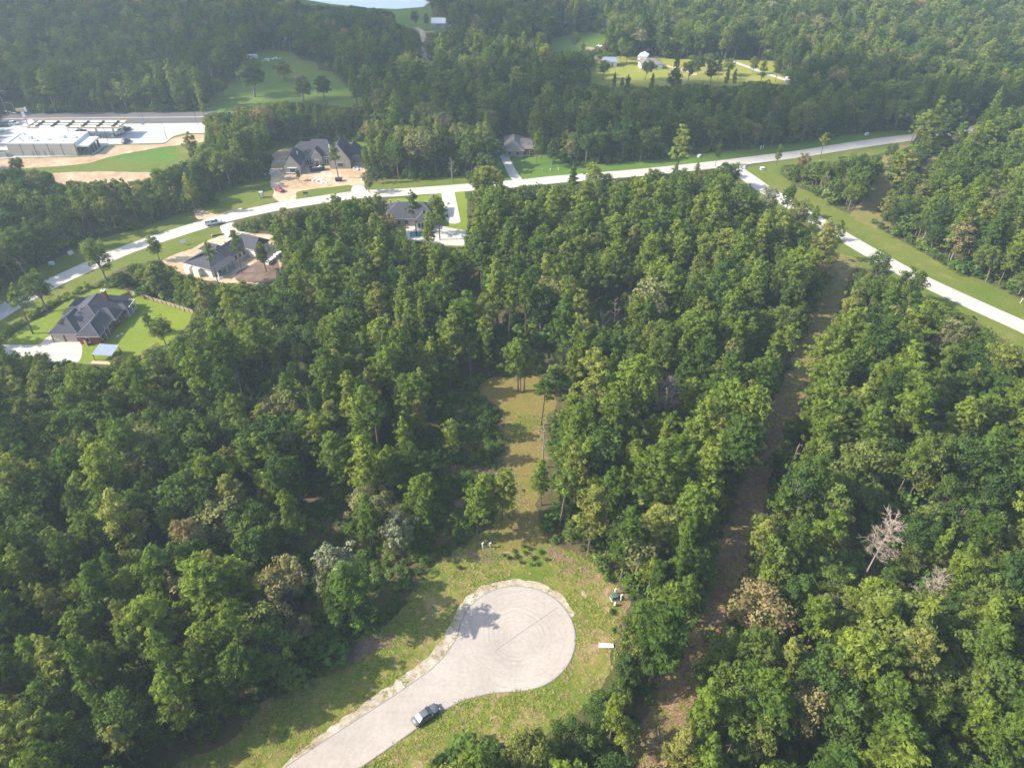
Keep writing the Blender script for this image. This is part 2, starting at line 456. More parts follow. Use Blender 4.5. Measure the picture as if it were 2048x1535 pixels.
# photograph outlines of everything that is open ground (px of the 2048 x 1535 photograph)
MAIN_C = [(-190,745),(-90,683),(0,626),(38,602),(109,564),(162,540),(230,509),(289,487),(325,475),(400,451),(464,433),(521,420.5),(546,415),(612,404),(680,394),(731,388),(785,386),(873,380),(937,375),(1001,370),(1060,365),(1110,359.5),(1251,348),(1340,339.5),(1434,329),(1546,315),(1607,307),(1662,298),(1743,285.5),(1820,275.5),(1905,264.5),(1960,257),(2060,243),(2200,225)]
BRANCH_C = [(1455,327),(1478,343),(1500,358),(1530,379),(1587,412),(1627,437),(1681,470),(1728,497.5),(1821,549.5),(1925,598.5),(2019,641),(2046,653),(2140,700),(2240,750)]
LANE_PX = [(500,1580),(640,1486),(800,1382),(863,1337.5),(888,1313),(907,1284)]
Z_OPEN = {
 'verge_west': [(300,1560),(400,1508),(479,1463),(519,1409),(576,1383),(655,1341),(681,1304),(720,1276),(768,1253),(800,1225),(845,1160),(880,1120),(920,1095),(990,1082),(1085,1085),(1150,1105),(1200,1140),(1240,1172),(1262,1205),(1240,1250),(1225,1300),(1222,1345),(1180,1392),(1142,1440),(1112,1480),(1050,1500),(960,1490),(890,1500),(850,1530),(820,1580),(300,1580)],
 'clearing': [(930,1105),(985,1060),(1000,1000),(1005,930),(1010,860),(995,815),(955,775),(985,755),(1060,748),(1110,770),(1115,800),(1085,850),(1095,930),(1085,1000),(1085,1050),(1100,1100)],
 'verge_main_north_a': [(-60,640),(0,585),(30,562),(76,534),(117,515),(195,478),(293,453),(387,420),(400,442),(322,466),(223,503),(109,551),(0,612)],
 'lot_grass': [(387,421),(432,402),(430,386),(470,372),(545,360),(552,405),(519,412),(415,438)],
 'verge_north_b': [(732,374),(767,359),(845,357),(927,352),(945,368),(880,373),(732,381)],
 'house_lawn_far': [(985,330),(1000,300),(1016,310),(1065,304),(1094,297),(1120,312),(1145,333),(1192,329),(1262,323),(1298,320),(1378,309),(1468,301),(1550,291),(1620,283),(1683,271),(1746,265),(1822,258),(1900,250),(1902,260),(1820,270),(1660,293),(1546,309),(1437,321),(1350,333),(1255,341),(1110,355),(1010,362),(1000,345)],
 'junction_grass': [(1484,336),(1546,322),(1608,312),(1663,303),(1740,292),(1820,282),(1830,290),(1790,302),(1700,318),(1560,334),(1562,352),(1593,372),(1640,395),(1691,427),(1703,430),(1757,456),(1820,491),(1869,520),(1931,548),(1980,567),(2025,592),(2060,605),(2150,650),(2130,690),(2048,645),(1910,583),(1818,540),(1742,497),(1671,450),(1593,409),(1519,360)],
 'branch_south_grass': [(1470,350),(1521,382),(1581,416),(1622,444),(1663,468),(1714,500),(1824,562),(1939,617),(2042,663),(2150,715),(2140,735),(2030,695),(1985,664),(1950,640),(1905,616),(1850,600),(1838,578),(1760,545),(1702,530),(1672,510),(1620,460),(1578,430),(1510,392),(1455,350)],
 'lower_verge_a': [(0,641),(41,615),(109,577),(162,552),(237,516),(289,497.6),(328,483),(400,460.5),(440,452),(448,470),(388,497),(321,522),(260,528),(220,548),(175,578),(150,592),(100,614),(60,642),(10,674),(-40,690)],
 'house_brick_lawn': [(-10,697),(12,676),(59,648),(107,622),(137,599),(172,583),(215,575),(262,582),(387,623),(383,642),(335,690),(293,706),(240,720),(180,730),(60,712)],
 'house_white_lot': [(318,522),(388,495),(442,470),(455,445),(470,452),(472,462),(491,464),(540,468),(562,505),(560,560),(520,566),(448,566),(392,556),(352,545),(333,532)],
 'stone_house_lot': [(536,284),(735,286),(728,300),(722,320),(735,345),(728,372),(715,392),(560,408),(548,395),(541,360),(541,325),(548,300)],
 'pool_house_lot': [(775,398),(860,390),(884,386),(927,381),(934,400),(935,450),(932,495),(890,492),(815,478),(775,450)],
 'driveway_far': [(988,283),(1012,280),(1040,350),(1020,365)],
 'house_far': [(1003,270),(1062,268),(1068,305),(1016,312)],
 'gas': [(-60,232),(0,229),(170,226),(410,224),(410,290),(362,330),(345,338),(320,366),(290,380),(120,384),(60,345),(0,338),(-60,345)],
 'pasture': [(524,100),(580,103),(607,122),(634,126),(637,141),(662,143),(688,168),(730,202),(700,215),(600,205),(553,205),(475,210),(465,222),(412,228),(412,204),(461,165),(500,128),(497,112)],
 'lakeshore': [(560,-60),(600,10),(700,14),(785,22),(795,50),(826,58),(840,68),(895,66),(900,50),(886,34),(866,32),(862,15),(852,-60)],
 'barn_track': [(838,60),(856,62),(855,95),(866,128),(858,134),(843,112),(843,90)],
 'north_fields': [(1176,138),(1190,120),(1240,112),(1298,116),(1390,120),(1470,120),(1548,123),(1550,146),(1600,166),(1580,172),(1500,162),(1492,170),(1440,174),(1392,168),(1290,176),(1222,176),(1182,166)],
 'north_yard': [(1100,78),(1175,64),(1220,70),(1200,90),(1165,105),(1100,104)],
 'sand_road': [(1264,38),(1282,36),(1290,50),(1312,58),(1360,66),(1358,84),(1300,64),(1268,52)],
 'far_right': [(1968,165),(2060,150),(2060,180),(1985,186)],
}
TRACKS = {
 'track_main': ([(1700,512),(1682,545),(1662,600),(1640,660),(1612,712),(1588,770),(1562,830),(1540,880),(1522,930),(1505,990),(1486,1050),(1470,1105),(1436,1180),(1410,1250),(1385,1310),(1355,1380),(1330,1450),(1300,1505),(1270,1560)], 5.0),
 'track_b': ([(1718,436),(1740,405),(1757,385),(1767,356),(1777,327),(1792,305),(1808,284)], 5.0),
 'track_c': ([(1838,372),(1859,337),(1873,317),(1914,296),(1935,272)], 4.6),
}
VIS_TRACK = {
 'track_main': [(1672,520),(1702,512),(1702,545),(1690,600),(1655,660),(1622,705),(1608,765),(1592,835),(1556,900),(1522,1000),(1494,1080),(1444,1150),(1434,1250),(1428,1300),(1400,1350),(1378,1400),(1362,1450),(1310,1500),(1300,1535),(1250,1535),(1268,1500),(1312,1440),(1322,1395),(1345,1330),(1390,1250),(1412,1200),(1432,1150),(1465,1080),(1486,1000),(1516,900),(1536,830),(1568,760),(1598,700),(1630,650),(1648,600)],
 'track_b': [(1710,436),(1735,440),(1762,425),(1772,380),(1778,345),(1790,315),(1808,290),(1797,288),(1782,305),(1768,330),(1757,365),(1742,390)],
 'track_c': [(1836,368),(1850,366),(1866,335),(1880,318),(1925,285),(1915,280),(1868,310),(1850,340)],
}
sheet('verge', Z_OPEN['verge_west'], 0.03, M['verge'], 'rough patchy green and straw grass around the concrete cul-de-sac', 1.6)
sheet('clearing', Z_OPEN['clearing'], 0.034, M['clearing'], 'yellowish grassy clearing in the pines behind the cul-de-sac', 2.0)
for k, lab in (('verge_main_north_a','mown green roadside grass across the road from the brick house'),
               ('lot_grass','rough green vacant lot beside the stone house site'),('verge_north_b','mown grass strip between the dark woods and the road'),
               ('junction_grass','mown grass triangle and strip along the outer side of the branch road'),
               ('branch_south_grass','narrow mown grass strip along the inner side of the branch road'),
               ('lower_verge_a','mown grass strip between the road and the hedge')):
    sheet('roadside_grass', Z_OPEN[k], 0.03 + 0.001 * len(k) / 10, M['roadside'], lab, 0.8)
sheet('lawn', Z_OPEN['house_lawn_far'], 0.031, M['shade_lawn'], 'deep green lawn and verge in front of the taupe roofed house', 0.7)
sheet('lawn', Z_OPEN['house_brick_lawn'], 0.036, M['lawn'], 'vivid green lawn around the red brick house', 0.6)
sheet('building_plot', Z_OPEN['house_white_lot'], 0.037, M['sand'], 'pale sandy building plot around the white house', 0.9)
sheet('building_plot', Z_OPEN['stone_house_lot'], 0.035, M['sand'], 'orange and white sandy building plot around the grey stone house', 0.9)
sheet('meadow', [(536,283),(735,285),(722,302),(700,296),(560,298),(540,312)], 0.041, M['shade_lawn'], 'green meadow strip behind the grey stone house', 0.6)
sheet('lawn', [(592,384),(640,376),(700,370),(716,374),(712,386),(640,394),(592,402)], 0.042, M['roadside'], 'weedy green strip between stone house plot and road', 0.5)
sheet('clay_patch', [(562,352),(600,352),(606,366),(575,372),(556,366)], 0.043, M['clay'], 'bare orange clay patch in front of the stone house', 0.6)
sheet('clay_patch', [(520,520),(556,520),(560,560),(520,566),(470,562),(470,545)], 0.043, M['dirt'], 'raked brown dirt yard behind the white house', 0.6)
sheet('lawn', Z_OPEN['pool_house_lot'], 0.038, M['lawn'], 'bright lawn around the pool house', 0.5)
sheet('waste_ground', Z_OPEN['gas'], 0.025, M['roadside'], 'grassy waste ground around the fuel station', 0.6)
sheet('clay_patch', [(-60,346),(-60,318),(10,318),(186,313),(200,306),(216,291),(330,289),(346,277),(372,270),(410,268),(410,284),(352,291),(293,299),(216,314),(185,326),(120,333),(40,337)], 0.043, M['clay'], 'bare orange graded soil along the fuel station kerb', 0.8)
sheet('lawn', [(211,315),(293,300),(352,291),(358,324),(293,325),(215,321)], 0.046, M['shade_lawn'], 'deep green sown grass bank beside the fuel station', 0.5)
sheet('clay_patch', [(80,347),(200,343),(320,345),(330,366),(290,384),(120,386),(84,368)], 0.044, M['clay'], 'red clay pit floor behind the roadside woods', 0.8)
sheet('pasture', Z_OPEN['pasture'], 0.03, M['pasture'], 'bright green pasture with scattered oaks', 0.9)
sheet('lake_shore', Z_OPEN['lakeshore'], 0.028, M['pasture'], 'grassy shore between lake and white barn', 0.9)
sheet('field', Z_OPEN['north_fields'], 0.03, M['dry_field'], 'sunlit yellow green fields among the far trees', 1.0)
sheet('yard', Z_OPEN['north_yard'], 0.03, M['pasture'], 'green farmyard with bare soil beyond the woods', 0.8)
sheet('yard', [(1158,92),(1190,96),(1200,118),(1186,124),(1165,112)], 0.04, M['clay'], 'orange bare soil farmyard between the far trees', 0.5)
sheet('field', [(1300,58),(1362,60),(1362,80),(1330,72)], 0.03, M['pasture'], 'green paddock beside the pale sand road', 0.6)
sheet('clay_patch', [(1970,166),(2060,152),(2060,178),(1985,186)], 0.03, M['sand'], 'pale cleared ground among the far trees', 0.6)
sheet('clay_patch', [(385,422),(396,408),(404,418),(430,430),(486,414),(482,424),(420,438),(392,440)], 0.047, M['sand'], 'sandy scrape where a footpath meets the road', 0.6)
strip('footpath', [(330,352),(352,372),(378,395),(398,418)], 1.3, 0.05, M['dirt'], 'narrow reddish footpath through the bushes to the road', 0, 0.4, 'path')
sheet('dirt_patch', [(1085,1095),(1115,1098),(1160,1118),(1200,1150),(1185,1165),(1150,1150),(1110,1128)], 0.045, M['redsoil'], 'bare reddish soil slope beside the grassy clearing', 0.8)
sheet('dirt_patch', [(932,1098),(985,1092),(1012,1108),(990,1128),(945,1120)], 0.047, M['dirt'], 'bare brown soil around two meter posts', 0.7)
sheet('dirt_patch', [(1205,1186),(1240,1172),(1262,1200),(1268,1222),(1240,1222),(1222,1205)], 0.046, M['redsoil'], 'reddish soil around the green transformer box', 0.6)
sheet('dirt_patch', [(1165,1172),(1180,1198),(1172,1204),(1156,1180)], 0.0465, M['gravel'], 'spill of pale sand on the verge beside the turnaround', 0.3)
sheet('dirt_patch', [(668,1300),(720,1284),(775,1258),(800,1250),(810,1268),(740,1310),(660,1345)], 0.048, M['dirt'], 'dry brown strip at the foot of the bright green trees', 1.0)
sheet('dirt_path', [(868,900),(900,905),(915,950),(935,1000),(960,1050),(945,1065),(915,1020),(890,970),(870,930)], 0.04, M['redsoil'], 'worn reddish dirt path beside the clearing', 0.8)
sheet('dirt_path', [(575,1140),(600,1150),(655,1230),(645,1262),(610,1215)], 0.04, M['redsoil'], 'worn brown path under the dark trees', 0.7)
sheet('dirt_path', [(1080,905),(1110,900),(1115,918),(1085,922)], 0.042, M['dirt'], 'pale sandy scrape at the foot of a dead pine', 0.5)
sheet('dirt_path', [(990,993),(1030,993),(1035,1003),(995,1004)], 0.042, M['redsoil'], 'small reddish sand scrape in the clearing', 0.4)
strip('dirt_track', TRACKS['track_main'][0], 5.8, 0.032, M['track'], 'long brown dirt track cut straight through the woods', 0, 1.5, 'track')
strip('grass_track', [(1700,512),(1682,545),(1662,600),(1640,660),(1612,712),(1590,765),(1570,812)], lambda t: 6.4 - 2.6 * t, 0.037, M['track_grass'], 'dry grassy head of the dirt track near the branch road', 0, 1.5, 'track')
sheet('dirt_patch', [(1568,832),(1590,826),(1597,848),(1570,853)], 0.039, M['track_grass'], 'dry yellow grass patch beside the dirt track', 0.8)
sheet('dirt_patch', [(1478,1000),(1490,996),(1518,1018),(1512,1028),(1494,1018),(1488,1034),(1480,1030)], 0.039, M['redsoil'], 'pale washed soil gully across the dirt track', 0.4)
sheet('dirt_patch', [(1466,1085),(1492,1080),(1482,1122),(1456,1130)], 0.0395, M['dirt'], 'pale dried mud on the dirt track', 0.5)
strip('grass_track', TRACKS['track_b'][0], 6.5, 0.039, M['track_grass'], 'straw coloured mown cut between two rows of trees', 0, 1.2, 'track')
strip('grass_track', TRACKS['track_c'][0], 6.0, 0.035, M['track_grass'], 'shaded mown cut beyond the tree row', 0, 1.2, 'track')
sheet('dirt_patch', [(1705,432),(1770,425),(1785,452),(1757,458),(1720,446)], 0.045, M['track_grass'], 'bare straw patch where the mown cut meets the verge', 1.0)

# pavements
strip('road', MAIN_C, 7.0, 0.10, M['road'], 'pale concrete road curving past the houses to the junction')
strip('road', BRANCH_C, 6.8, 0.094, M['road'], 'pale concrete branch road leaving the junction')
jx = [G(1425,337),G(1448,340),G(1466,348),G(1478,352),G(1489,340),G(1490,331),G(1503,328),G(1530,322),G(1500,318),G(1430,326)]
tag(slab('road', smooth_closed(densify([Vector(p) for p in jx], 1.5), 2), 0.097, M['road'], 0.07), 'flared concrete mouth of the road junction', 'road', None, 'structure')
# cul-de-sac outline in metres: lane with flared mouth and round turnaround
outl = [Vector(G(*q)) for q in LANE_PX]
a0 = math.atan2(outl[-1].y - BULB[1], outl[-1].x - BULB[0])
a1 = math.radians(-92)
for i in range(1, 90):
    a = a0 + (a1 - a0 if a1 > a0 else a1 - a0) * 0
arc = []
a_start = a0 if a0 > 0 else a0 + 2 * math.pi
a_end = math.radians(-88)
for i in range(1, 80):
    a = a_start + (a_end - a_start) * i / 79
    arc.append(Vector((BULB[0] + BULB[2] * math.cos(a), BULB[1] + BULB[2] * math.sin(a))))
outl += arc + [Vector(G(*q)) for q in ((977,1387),(926,1401),(876,1426),(800,1481),(720,1536),(640,1592))]
outl = smooth_closed(densify(outl, 0.6), 3)
LANE = outl
tag(slab('lane', [(p.x, p.y) for p in outl], 0.11, M['lane'], 0.11), 'pale concrete lane ending in a round cul-de-sac turnaround', 'road', None, 'structure')
# dark strip that paints the kerb shadow along the edge of the slab
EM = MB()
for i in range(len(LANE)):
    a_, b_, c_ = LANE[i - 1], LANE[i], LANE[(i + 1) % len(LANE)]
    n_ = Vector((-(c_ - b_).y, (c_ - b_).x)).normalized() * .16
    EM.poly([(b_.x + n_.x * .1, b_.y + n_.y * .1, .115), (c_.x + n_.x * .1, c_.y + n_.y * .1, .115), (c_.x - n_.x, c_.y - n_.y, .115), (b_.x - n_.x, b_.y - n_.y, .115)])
tag(EM.build('pavement_edge_shade', M['joint']), 'dark strip of painted kerb shadow along the edge of the concrete lane', 'edge', None, 'structure')
# gravel shoulder along the shaded edge of the lane
sh = [Vector(G(*q)) for q in ((560,1536),(640,1470),(720,1412),(790,1362),(850,1318),(880,1285),(905,1240),(925,1200),(965,1168),(1030,1158),(1085,1165),(1125,1190),(1150,1225))]
shc = [Vector(G(*q)) for q in ((1145,1240),(1110,1200),(1060,1180),(1000,1182),(950,1205),(925,1245),(905,1300),(860,1345),(790,1395),(640,1492),(590,1536))]
sheet('gravel_shoulder', sh + shc, 0.052, M['gravel'], 'white gravel shoulder along the grass side of the lane', 0.45, 0.8, 1, 0.6, True)
mbj = MB()
ja, jb = Vector(G(992,1300)), Vector(G(1116,1214)); jn = Vector((-(jb-ja).y, (jb-ja).x)).normalized() * 0.07
mbj.poly([(ja+jn).to_tuple()+(0.114,), (ja-jn).to_tuple()+(0.114,), (jb-jn).to_tuple()+(0.114,), (jb+jn).to_tuple()+(0.114,)])
tag(mbj.build('pavement_joint', M['joint']), 'dark sealed joint running across the turnaround', 'joint', None, 'structure')

def drive(pxpts, label, mat='drive', z=0.085, sm=1):
    P = smooth_closed(densify([Vector(G(*q)) for q in pxpts], 1.5), sm)
    return tag(slab('driveway', [(p.x, p.y) for p in P], z, M[mat], 0.06), label, 'driveway', None, 'structure')
drive([(-20,690),(25,690),(82,690),(90,676),(105,668),(160,676),(166,700),(160,725),(60,740),(-20,720)], 'broad pale driveway beside the brick house garage')
drive([(438,452),(468,443),(474,462),(490,470),(480,488),(452,480)], 'pale new driveway of the white house')
drive([(882,381),(908,380),(922,446),(900,449),(890,436)], 'white driveway beside the pool house')
drive([(812,450),(872,450),(934,462),(934,492),(885,490),(812,478)], 'white pool patio behind the pool house', z=0.08)
drive([(990,292),(1006,288),(1017,312),(1030,338),(1046,361),(1036,366),(1020,356)], 'long pale driveway up to the taupe roofed house')
drive([(1015,310),(1067,304),(1068,307),(1016,314)], 'curved front walk of the taupe roofed house', z=0.08, sm=0)
drive([(572,400),(590,400),(604,408),(560,418)], 'sandy drive entrance of the stone house', 'drive')
drive([(704,372),(728,372),(738,392),(700,396)], 'rubble strewn drive entrance of the stone house', 'drive')
drive([(-80,300),(-20,272),(30,258),(60,248),(250,248),(410,246),(410,267),(372,266),(346,273),(331,286),(215,289),(186,311),(30,316),(-80,322)], 'wide concrete forecourt of the fuel station', 'lot')
strip('highway', [(-300,241),(-100,239),(0,238),(170,236),(300,235),(420,234),(560,233)], 15.0, 0.10, M['asphalt'], 'grey asphalt highway in front of the dark woods', 0.08)
strip('highway_shoulder', [(-200,246),(0,243.5),(200,241.5),(420,240.5)], 4.5, 0.09, M['lot'], 'light concrete shoulder along the highway', 0.06)
strip('highway_line', [(-300,241.2),(-100,239.2),(0,238.2),(170,236.2),(300,235.2),(420,234.2)], 0.45, 0.106, M['paint'], 'faint painted line along the highway', 0)
strip('side_street', [(-60,275),(-20,262),(40,250),(70,243)], 9.0, 0.104, M['lot'], 'side street joining the highway beside the fuel station', 0.06)
strip('farm_road', [(1462,121),(1470,125),(1510,139),(1539,150),(1590,166)], 3.2, 0.06, M['road'], 'straight white farm road across the yellow field', 0, 0.3)
strip('farm_road', [(1280,114),(1296,124),(1324,132),(1349,134),(1378,144),(1392,150)], 4.2, 0.06, M['sand'], 'white curving farm drive beside the far houses', 0, 0.6)
strip('sand_road', [(1272,36),(1276,44),(1290,50),(1306,60),(1347,78),(1362,84)], 3.6, 0.06, M['sand'], 'pale sand road winding into the far woods', 0, 0.5)
strip('sand_road', [(830,55),(843,62),(846,74),(848,90),(849,114),(862,131)], 3.4, 0.06, M['sand'], 'two rut sand road leading to the white barn', 0, 0.5)
strip('sand_road', [(844,64),(856,65),(868,64)], 2.0, 0.064, M['sand'], 'short sand spur towards the white barn', 0, 0.3)
wm, wnt, wb = new_mat('lake_water')
wb.inputs['Base Color'].default_value = (0.45, 0.47, 0.50, 1); wb.inputs['Roughness'].default_value = 0.12
wnz = nz(wnt, 0.6, 3); wbp = node(wnt, 'ShaderNodeBump'); wbp.inputs['Strength'].default_value = 0.08
wnt.links.new(wnz.outputs['Fac'], wbp.inputs['Height']); wnt.links.new(wbp.outputs[0], wb.inputs['Normal'])
lake = slab('lake', [G(575,-6), G(660,8), G(735,16), G(793,18.5), G(846,14.5), G(858,6), (-40,700), (20,900), (-400,900), (-330,700)], 0.06, wm)
tag(lake, 'pale lake reflecting the sky beyond the woods', 'lake', None, 'structure')

# ------------------------------------------------------------------ plants
class Geo:
    """numpy mesh collector with a per-vertex 'tint'"""
    def __init__(s): s.v = []; s.t = []; s.f = []; s.n = 0; s.loops = 4
    def quads(s, V, T):
        V = np.asarray(V, float).reshape(-1, 4, 3); k = len(V)
        s.v.append(V.reshape(-1, 3)); s.t.append(np.repeat(np.asarray(T, float), 4))
        s.f.append(np.arange(k * 4).reshape(-1, 4) + s.n); s.n += k * 4
    def arrays(s): return np.concatenate(s.v), np.concatenate(s.t), np.concatenate(s.f)

def np_mesh(name, V, F, mats, T=None, mi=None):
    me = bpy.data.meshes.new(name)
    me.vertices.add(len(V)); me.vertices.foreach_set('co', np.ascontiguousarray(V, dtype=np.float32).ravel())
    n = len(F)
    me.loops.add(n * 4); me.loops.foreach_set('vertex_index', np.ascontiguousarray(F, dtype=np.int32).ravel())
    me.polygons.add(n); me.polygons.foreach_set('loop_start', np.arange(0, n * 4, 4, dtype=np.int32))
    if mi is not None: me.polygons.foreach_set('material_index', np.ascontiguousarray(mi, dtype=np.int32))
    for m in mats: me.materials.append(m)
    if T is not None:
        a = me.attributes.new('tint', 'FLOAT', 'POINT'); a.data.foreach_set('value', np.ascontiguousarray(T, dtype=np.float32))
    me.update(calc_edges=True)
    return me

def unit(a): return a / np.maximum(np.linalg.norm(a, axis=-1, keepdims=True), 1e-9)

def leaf_quads(R, C, N, size, aspect=0.6):
    """diamond leaf faces at C facing N"""
    k = len(C)
    r = R.normal(size=(k, 3)); t = unit(np.cross(N, r)); b = np.cross(N, t)
    s = size * (0.65 + 0.7 * R.random((k, 1)))
    return np.stack([C + t * s, C + b * s * aspect, C - t * s, C - b * s * aspect], 1)

def clump(R, geo, c, rad, n, size, up=0.25, jit=0.5, flat=0.8, aspect=0.6, tint=None):
    """ball of leaf faces that look outwards: reads as a fluffy tuft with gaps"""
    d = unit(R.normal(size=(n, 3))); d[:, 2] = np.where(d[:, 2] < -0.45, -d[:, 2], d[:, 2])
    rr = rad * (0.55 + 0.5 * R.random((n, 1)))
    C = c + d * rr * np.array([1, 1, flat])
    N = unit(d + R.normal(size=(n, 3)) * jit + np.array([0, 0, up]))
    t = R.random() if tint is None else tint
    geo.quads(leaf_quads(R, C, N, size, aspect), np.clip(t + R.normal(size=n) * 0.12, 0, 1))

def tube_quads(pts, rads, k=5):
    mb = MB(); mb.tube(pts, rads, k, cap=False)
    return np.array(mb.v).reshape(-1, 3), np.array(mb.f, int)

def join_tubes(L):
    V, F, n = [], [], 0
    for v, f in L: V.append(v); F.append(f + n); n += len(v)
    return np.concatenate(V), np.concatenate(F)

def make_pine(seed, h=18.0, r=3.1, c0=0.42, limbs=24, tufts=7, trad=0.62, leaf=0.29, nleaf=26, lean=0.0, shape=1.0):
    R = np.random.default_rng(seed)
    bx, by = R.normal(size=2) * 0.25 * h / 18
    P = [(0, 0, 0), (bx * .3 + lean * .3, by * .3, h * .35), (bx + lean * .7, by, h * .7), (bx * .8 + lean, by * .8, h * .97)]
    tb = [tube_quads(P, [0.24 * h / 18, 0.19 * h / 18, 0.12 * h / 18, 0.03], 6)]
    g = Geo()
    ang = R.random() * 6.28
    def axis(z):
        t = z / h
        return np.array([np.interp(t, [0, .35, .7, 1], [P[0][0], P[1][0], P[2][0], P[3][0]]), np.interp(t, [0, .35, .7, 1], [P[0][1], P[1][1], P[2][1], P[3][1]]), z])
    for i in range(limbs):
        u = (i + R.random() * 0.8) / limbs                       # 0 crown base .. 1 top
        z = h * (c0 + (0.93 - c0) * u)
        ang += 2.4 + R.normal() * 0.35
        prof = (math.sin(math.pi * min(1, 0.26 + 0.74 * u)) ** 0.7) * (1.0 - 0.42 * u * shape)
        L = r * (0.35 + 0.65 * prof) * (0.62 + 0.55 * R.random())
        if u > .93: L *= 0.5
        el = 0.12 + 0.75 * u + R.normal() * 0.12
        d = np.array([math.cos(ang) * math.cos(el), math.sin(ang) * math.cos(el), math.sin(el)])
        a = axis(z - 0.4); e = a + d * L
        tb.append(tube_quads([a, a + d * L * .5 + np.array([0, 0, -.12]), e], [0.055, 0.04, 0.02], 3))
        t0 = R.random()
        for k in range(tufts if u < .9 else 4):
            q = a + d * L * (0.45 + 0.6 * R.random()) + R.normal(size=3) * np.array([.62, .62, .34]) * (r / 3.1)
            clump(R, g, q, trad * (0.7 + 0.55 * R.random()), nleaf, leaf, 0.35, 0.55, 0.72, 0.42, np.clip(t0 + R.normal() * .22, 0, 1))
    top = axis(h * .97)
    for k in range(5): clump(R, g, top + R.normal(size=3) * np.array([.4, .4, .5]), trad * .8, nleaf, leaf, .3, .45, .9, .5)
    return join_tubes(tb), g.arrays()

def make_broad(seed, h=13.0, r=4.0, c0=0.28, lobes=34, nleaf=120, leaf=0.235, lrad=1.35, lop=0.25):
    R = np.random.default_rng(seed)
    g = Geo()
    zc = h * (c0 + (1 - c0) * .5); hz = h * (1 - c0) * .5
    off = R.normal(size=2) * lop
    P = [(0, 0, 0), (off[0] * .2, off[1] * .2, h * .3), (off[0] * .6, off[1] * .6, h * .55), (off[0], off[1], h * .85)]
    tb = [tube_quads(P, [0.25 * h / 13, 0.2 * h / 13, 0.14 * h / 13, 0.04], 6)]
    for i in range(lobes):
        zf = 1 - 2 * (i + .5) / lobes
        zf = zf * .85 + .12
        a = i * 2.39996 + R.normal() * .35
        w = math.sqrt(max(0, 1 - zf * zf)) ** .8
        k = 0.62 + 0.38 * R.random()
        c = np.array([math.cos(a) * w * (r - lrad * .6) * k + off[0], math.sin(a) * w * (r - lrad * .6) * k + off[1], zc + zf * (hz - lrad * .5) * (.85 + .25 * R.random())])
        if zf < -.55 and R.random() < .5: continue
        st = np.array([off[0] * .5, off[1] * .5, h * (.3 + .25 * R.random())])
        tb.append(tube_quads([st, (st + c) / 2 + np.array([0, 0, .3]), c], [0.09, 0.06, 0.025], 3))
        t0 = R.random()
        rad = lrad * (.65 + .6 * R.random())
        for s in range(3):
            q = c + R.normal(size=3) * rad * .42
            clump(R, g, q, rad * (.6 + .35 * R.random()), nleaf // 3, leaf, .3, .55, .85, .7, np.clip(t0 + R.normal() * .18, 0, 1))
    return join_tubes(tb), g.arrays()

def make_bush(seed, h=3.0, r=1.7, n=9, nleaf=34, leaf=0.24):
    R = np.random.default_rng(seed); g = Geo(); tb = []
    for i in range(n):
        a = R.random() * 6.28; k = math.sqrt(R.random()) * r * .75
        c = np.array([math.cos(a) * k, math.sin(a) * k, h * (.25 + .6 * R.random()) * (1 - .35 * k / r)])
        tb.append(tube_quads([(0, 0, 0), c * .6, c], [.05, .035, .02], 3))
        clump(R, g, c, .55 * r * (.6 + .5 * R.random()), nleaf, leaf, .35, .5, .85, .65)
    return join_tubes(tb), g.arrays()

def make_tuft(seed, h=0.35, r=0.3, n=12, w=0.05):
    R = np.random.default_rng(seed); g = Geo()
    a = R.random(n) * 6.28; k = R.random(n) * r * .5
    B = np.stack([np.cos(a) * k, np.sin(a) * k, np.zeros(n)], 1)
    d = np.stack([np.cos(a) * .7, np.sin(a) * .7, .12 + .35 * R.random(n)], 1); d = unit(d)
    L = h * (.6 + .8 * R.random((n, 1)))
    s = np.stack([-np.sin(a), np.cos(a), np.zeros(n)], 1) * w
    V = np.stack([B - s, B + s, B + d * L + s * .5, B + d * L - s * .5], 1)
    g.quads(V, R.random(n))
    return g.arrays()

PROTO = {}
def proto(kind, key, parts, leafmat, barkmat):
    (tv, tf), (cv, ct, cf) = parts
    tm = np_mesh(kind + '_trunk', tv, tf, [barkmat])
    cm = np_mesh(kind + '_crown', cv, cf, [leafmat], ct)
    V = np.concatenate([cv, tv]); F = np.concatenate([cf, tf + len(cv)])
    mi = np.concatenate([np.zeros(len(cf), int), np.ones(len(tf), int)])
    T = np.concatenate([ct, np.full(len(tv), .5)])
    am = np_mesh(kind + '_whole', V, F, [leafmat, barkmat], T, mi)
    PROTO[(kind, key)] = (tm, cm, am)

PINES = [dict(h=18.5, r=3.1, c0=.40, limbs=27, shape=1.5), dict(h=18.5, r=2.6, c0=.34, limbs=28, shape=1.9, tufts=6), dict(h=18.5, r=3.7, c0=.48, limbs=24, shape=.9, tufts=8),
         dict(h=18.5, r=2.9, c0=.55, limbs=17, shape=.8, tufts=6, lean=.5), dict(h=18.5, r=3.3, c0=.36, limbs=21, shape=1.3, tufts=7, trad=.7), dict(h=18.5, r=2.2, c0=.62, limbs=12, shape=.5, tufts=6, lean=-.6),
         dict(h=18.5, r=3.9, c0=.44, limbs=18, shape=1.1, tufts=7, lean=.8), dict(h=18.5, r=2.3, c0=.28, limbs=30, shape=2.1, tufts=5, trad=.55), dict(h=18.5, r=3.0, c0=.46, limbs=14, shape=1.0, tufts=8, trad=.66, lean=-.4)]
PINE_LOOK = ['full rounded', 'slender pointed', 'broad spreading', 'high crowned', 'loosely tufted', 'bare stemmed', 'lopsided wide', 'dense conical', 'sparse limbed']
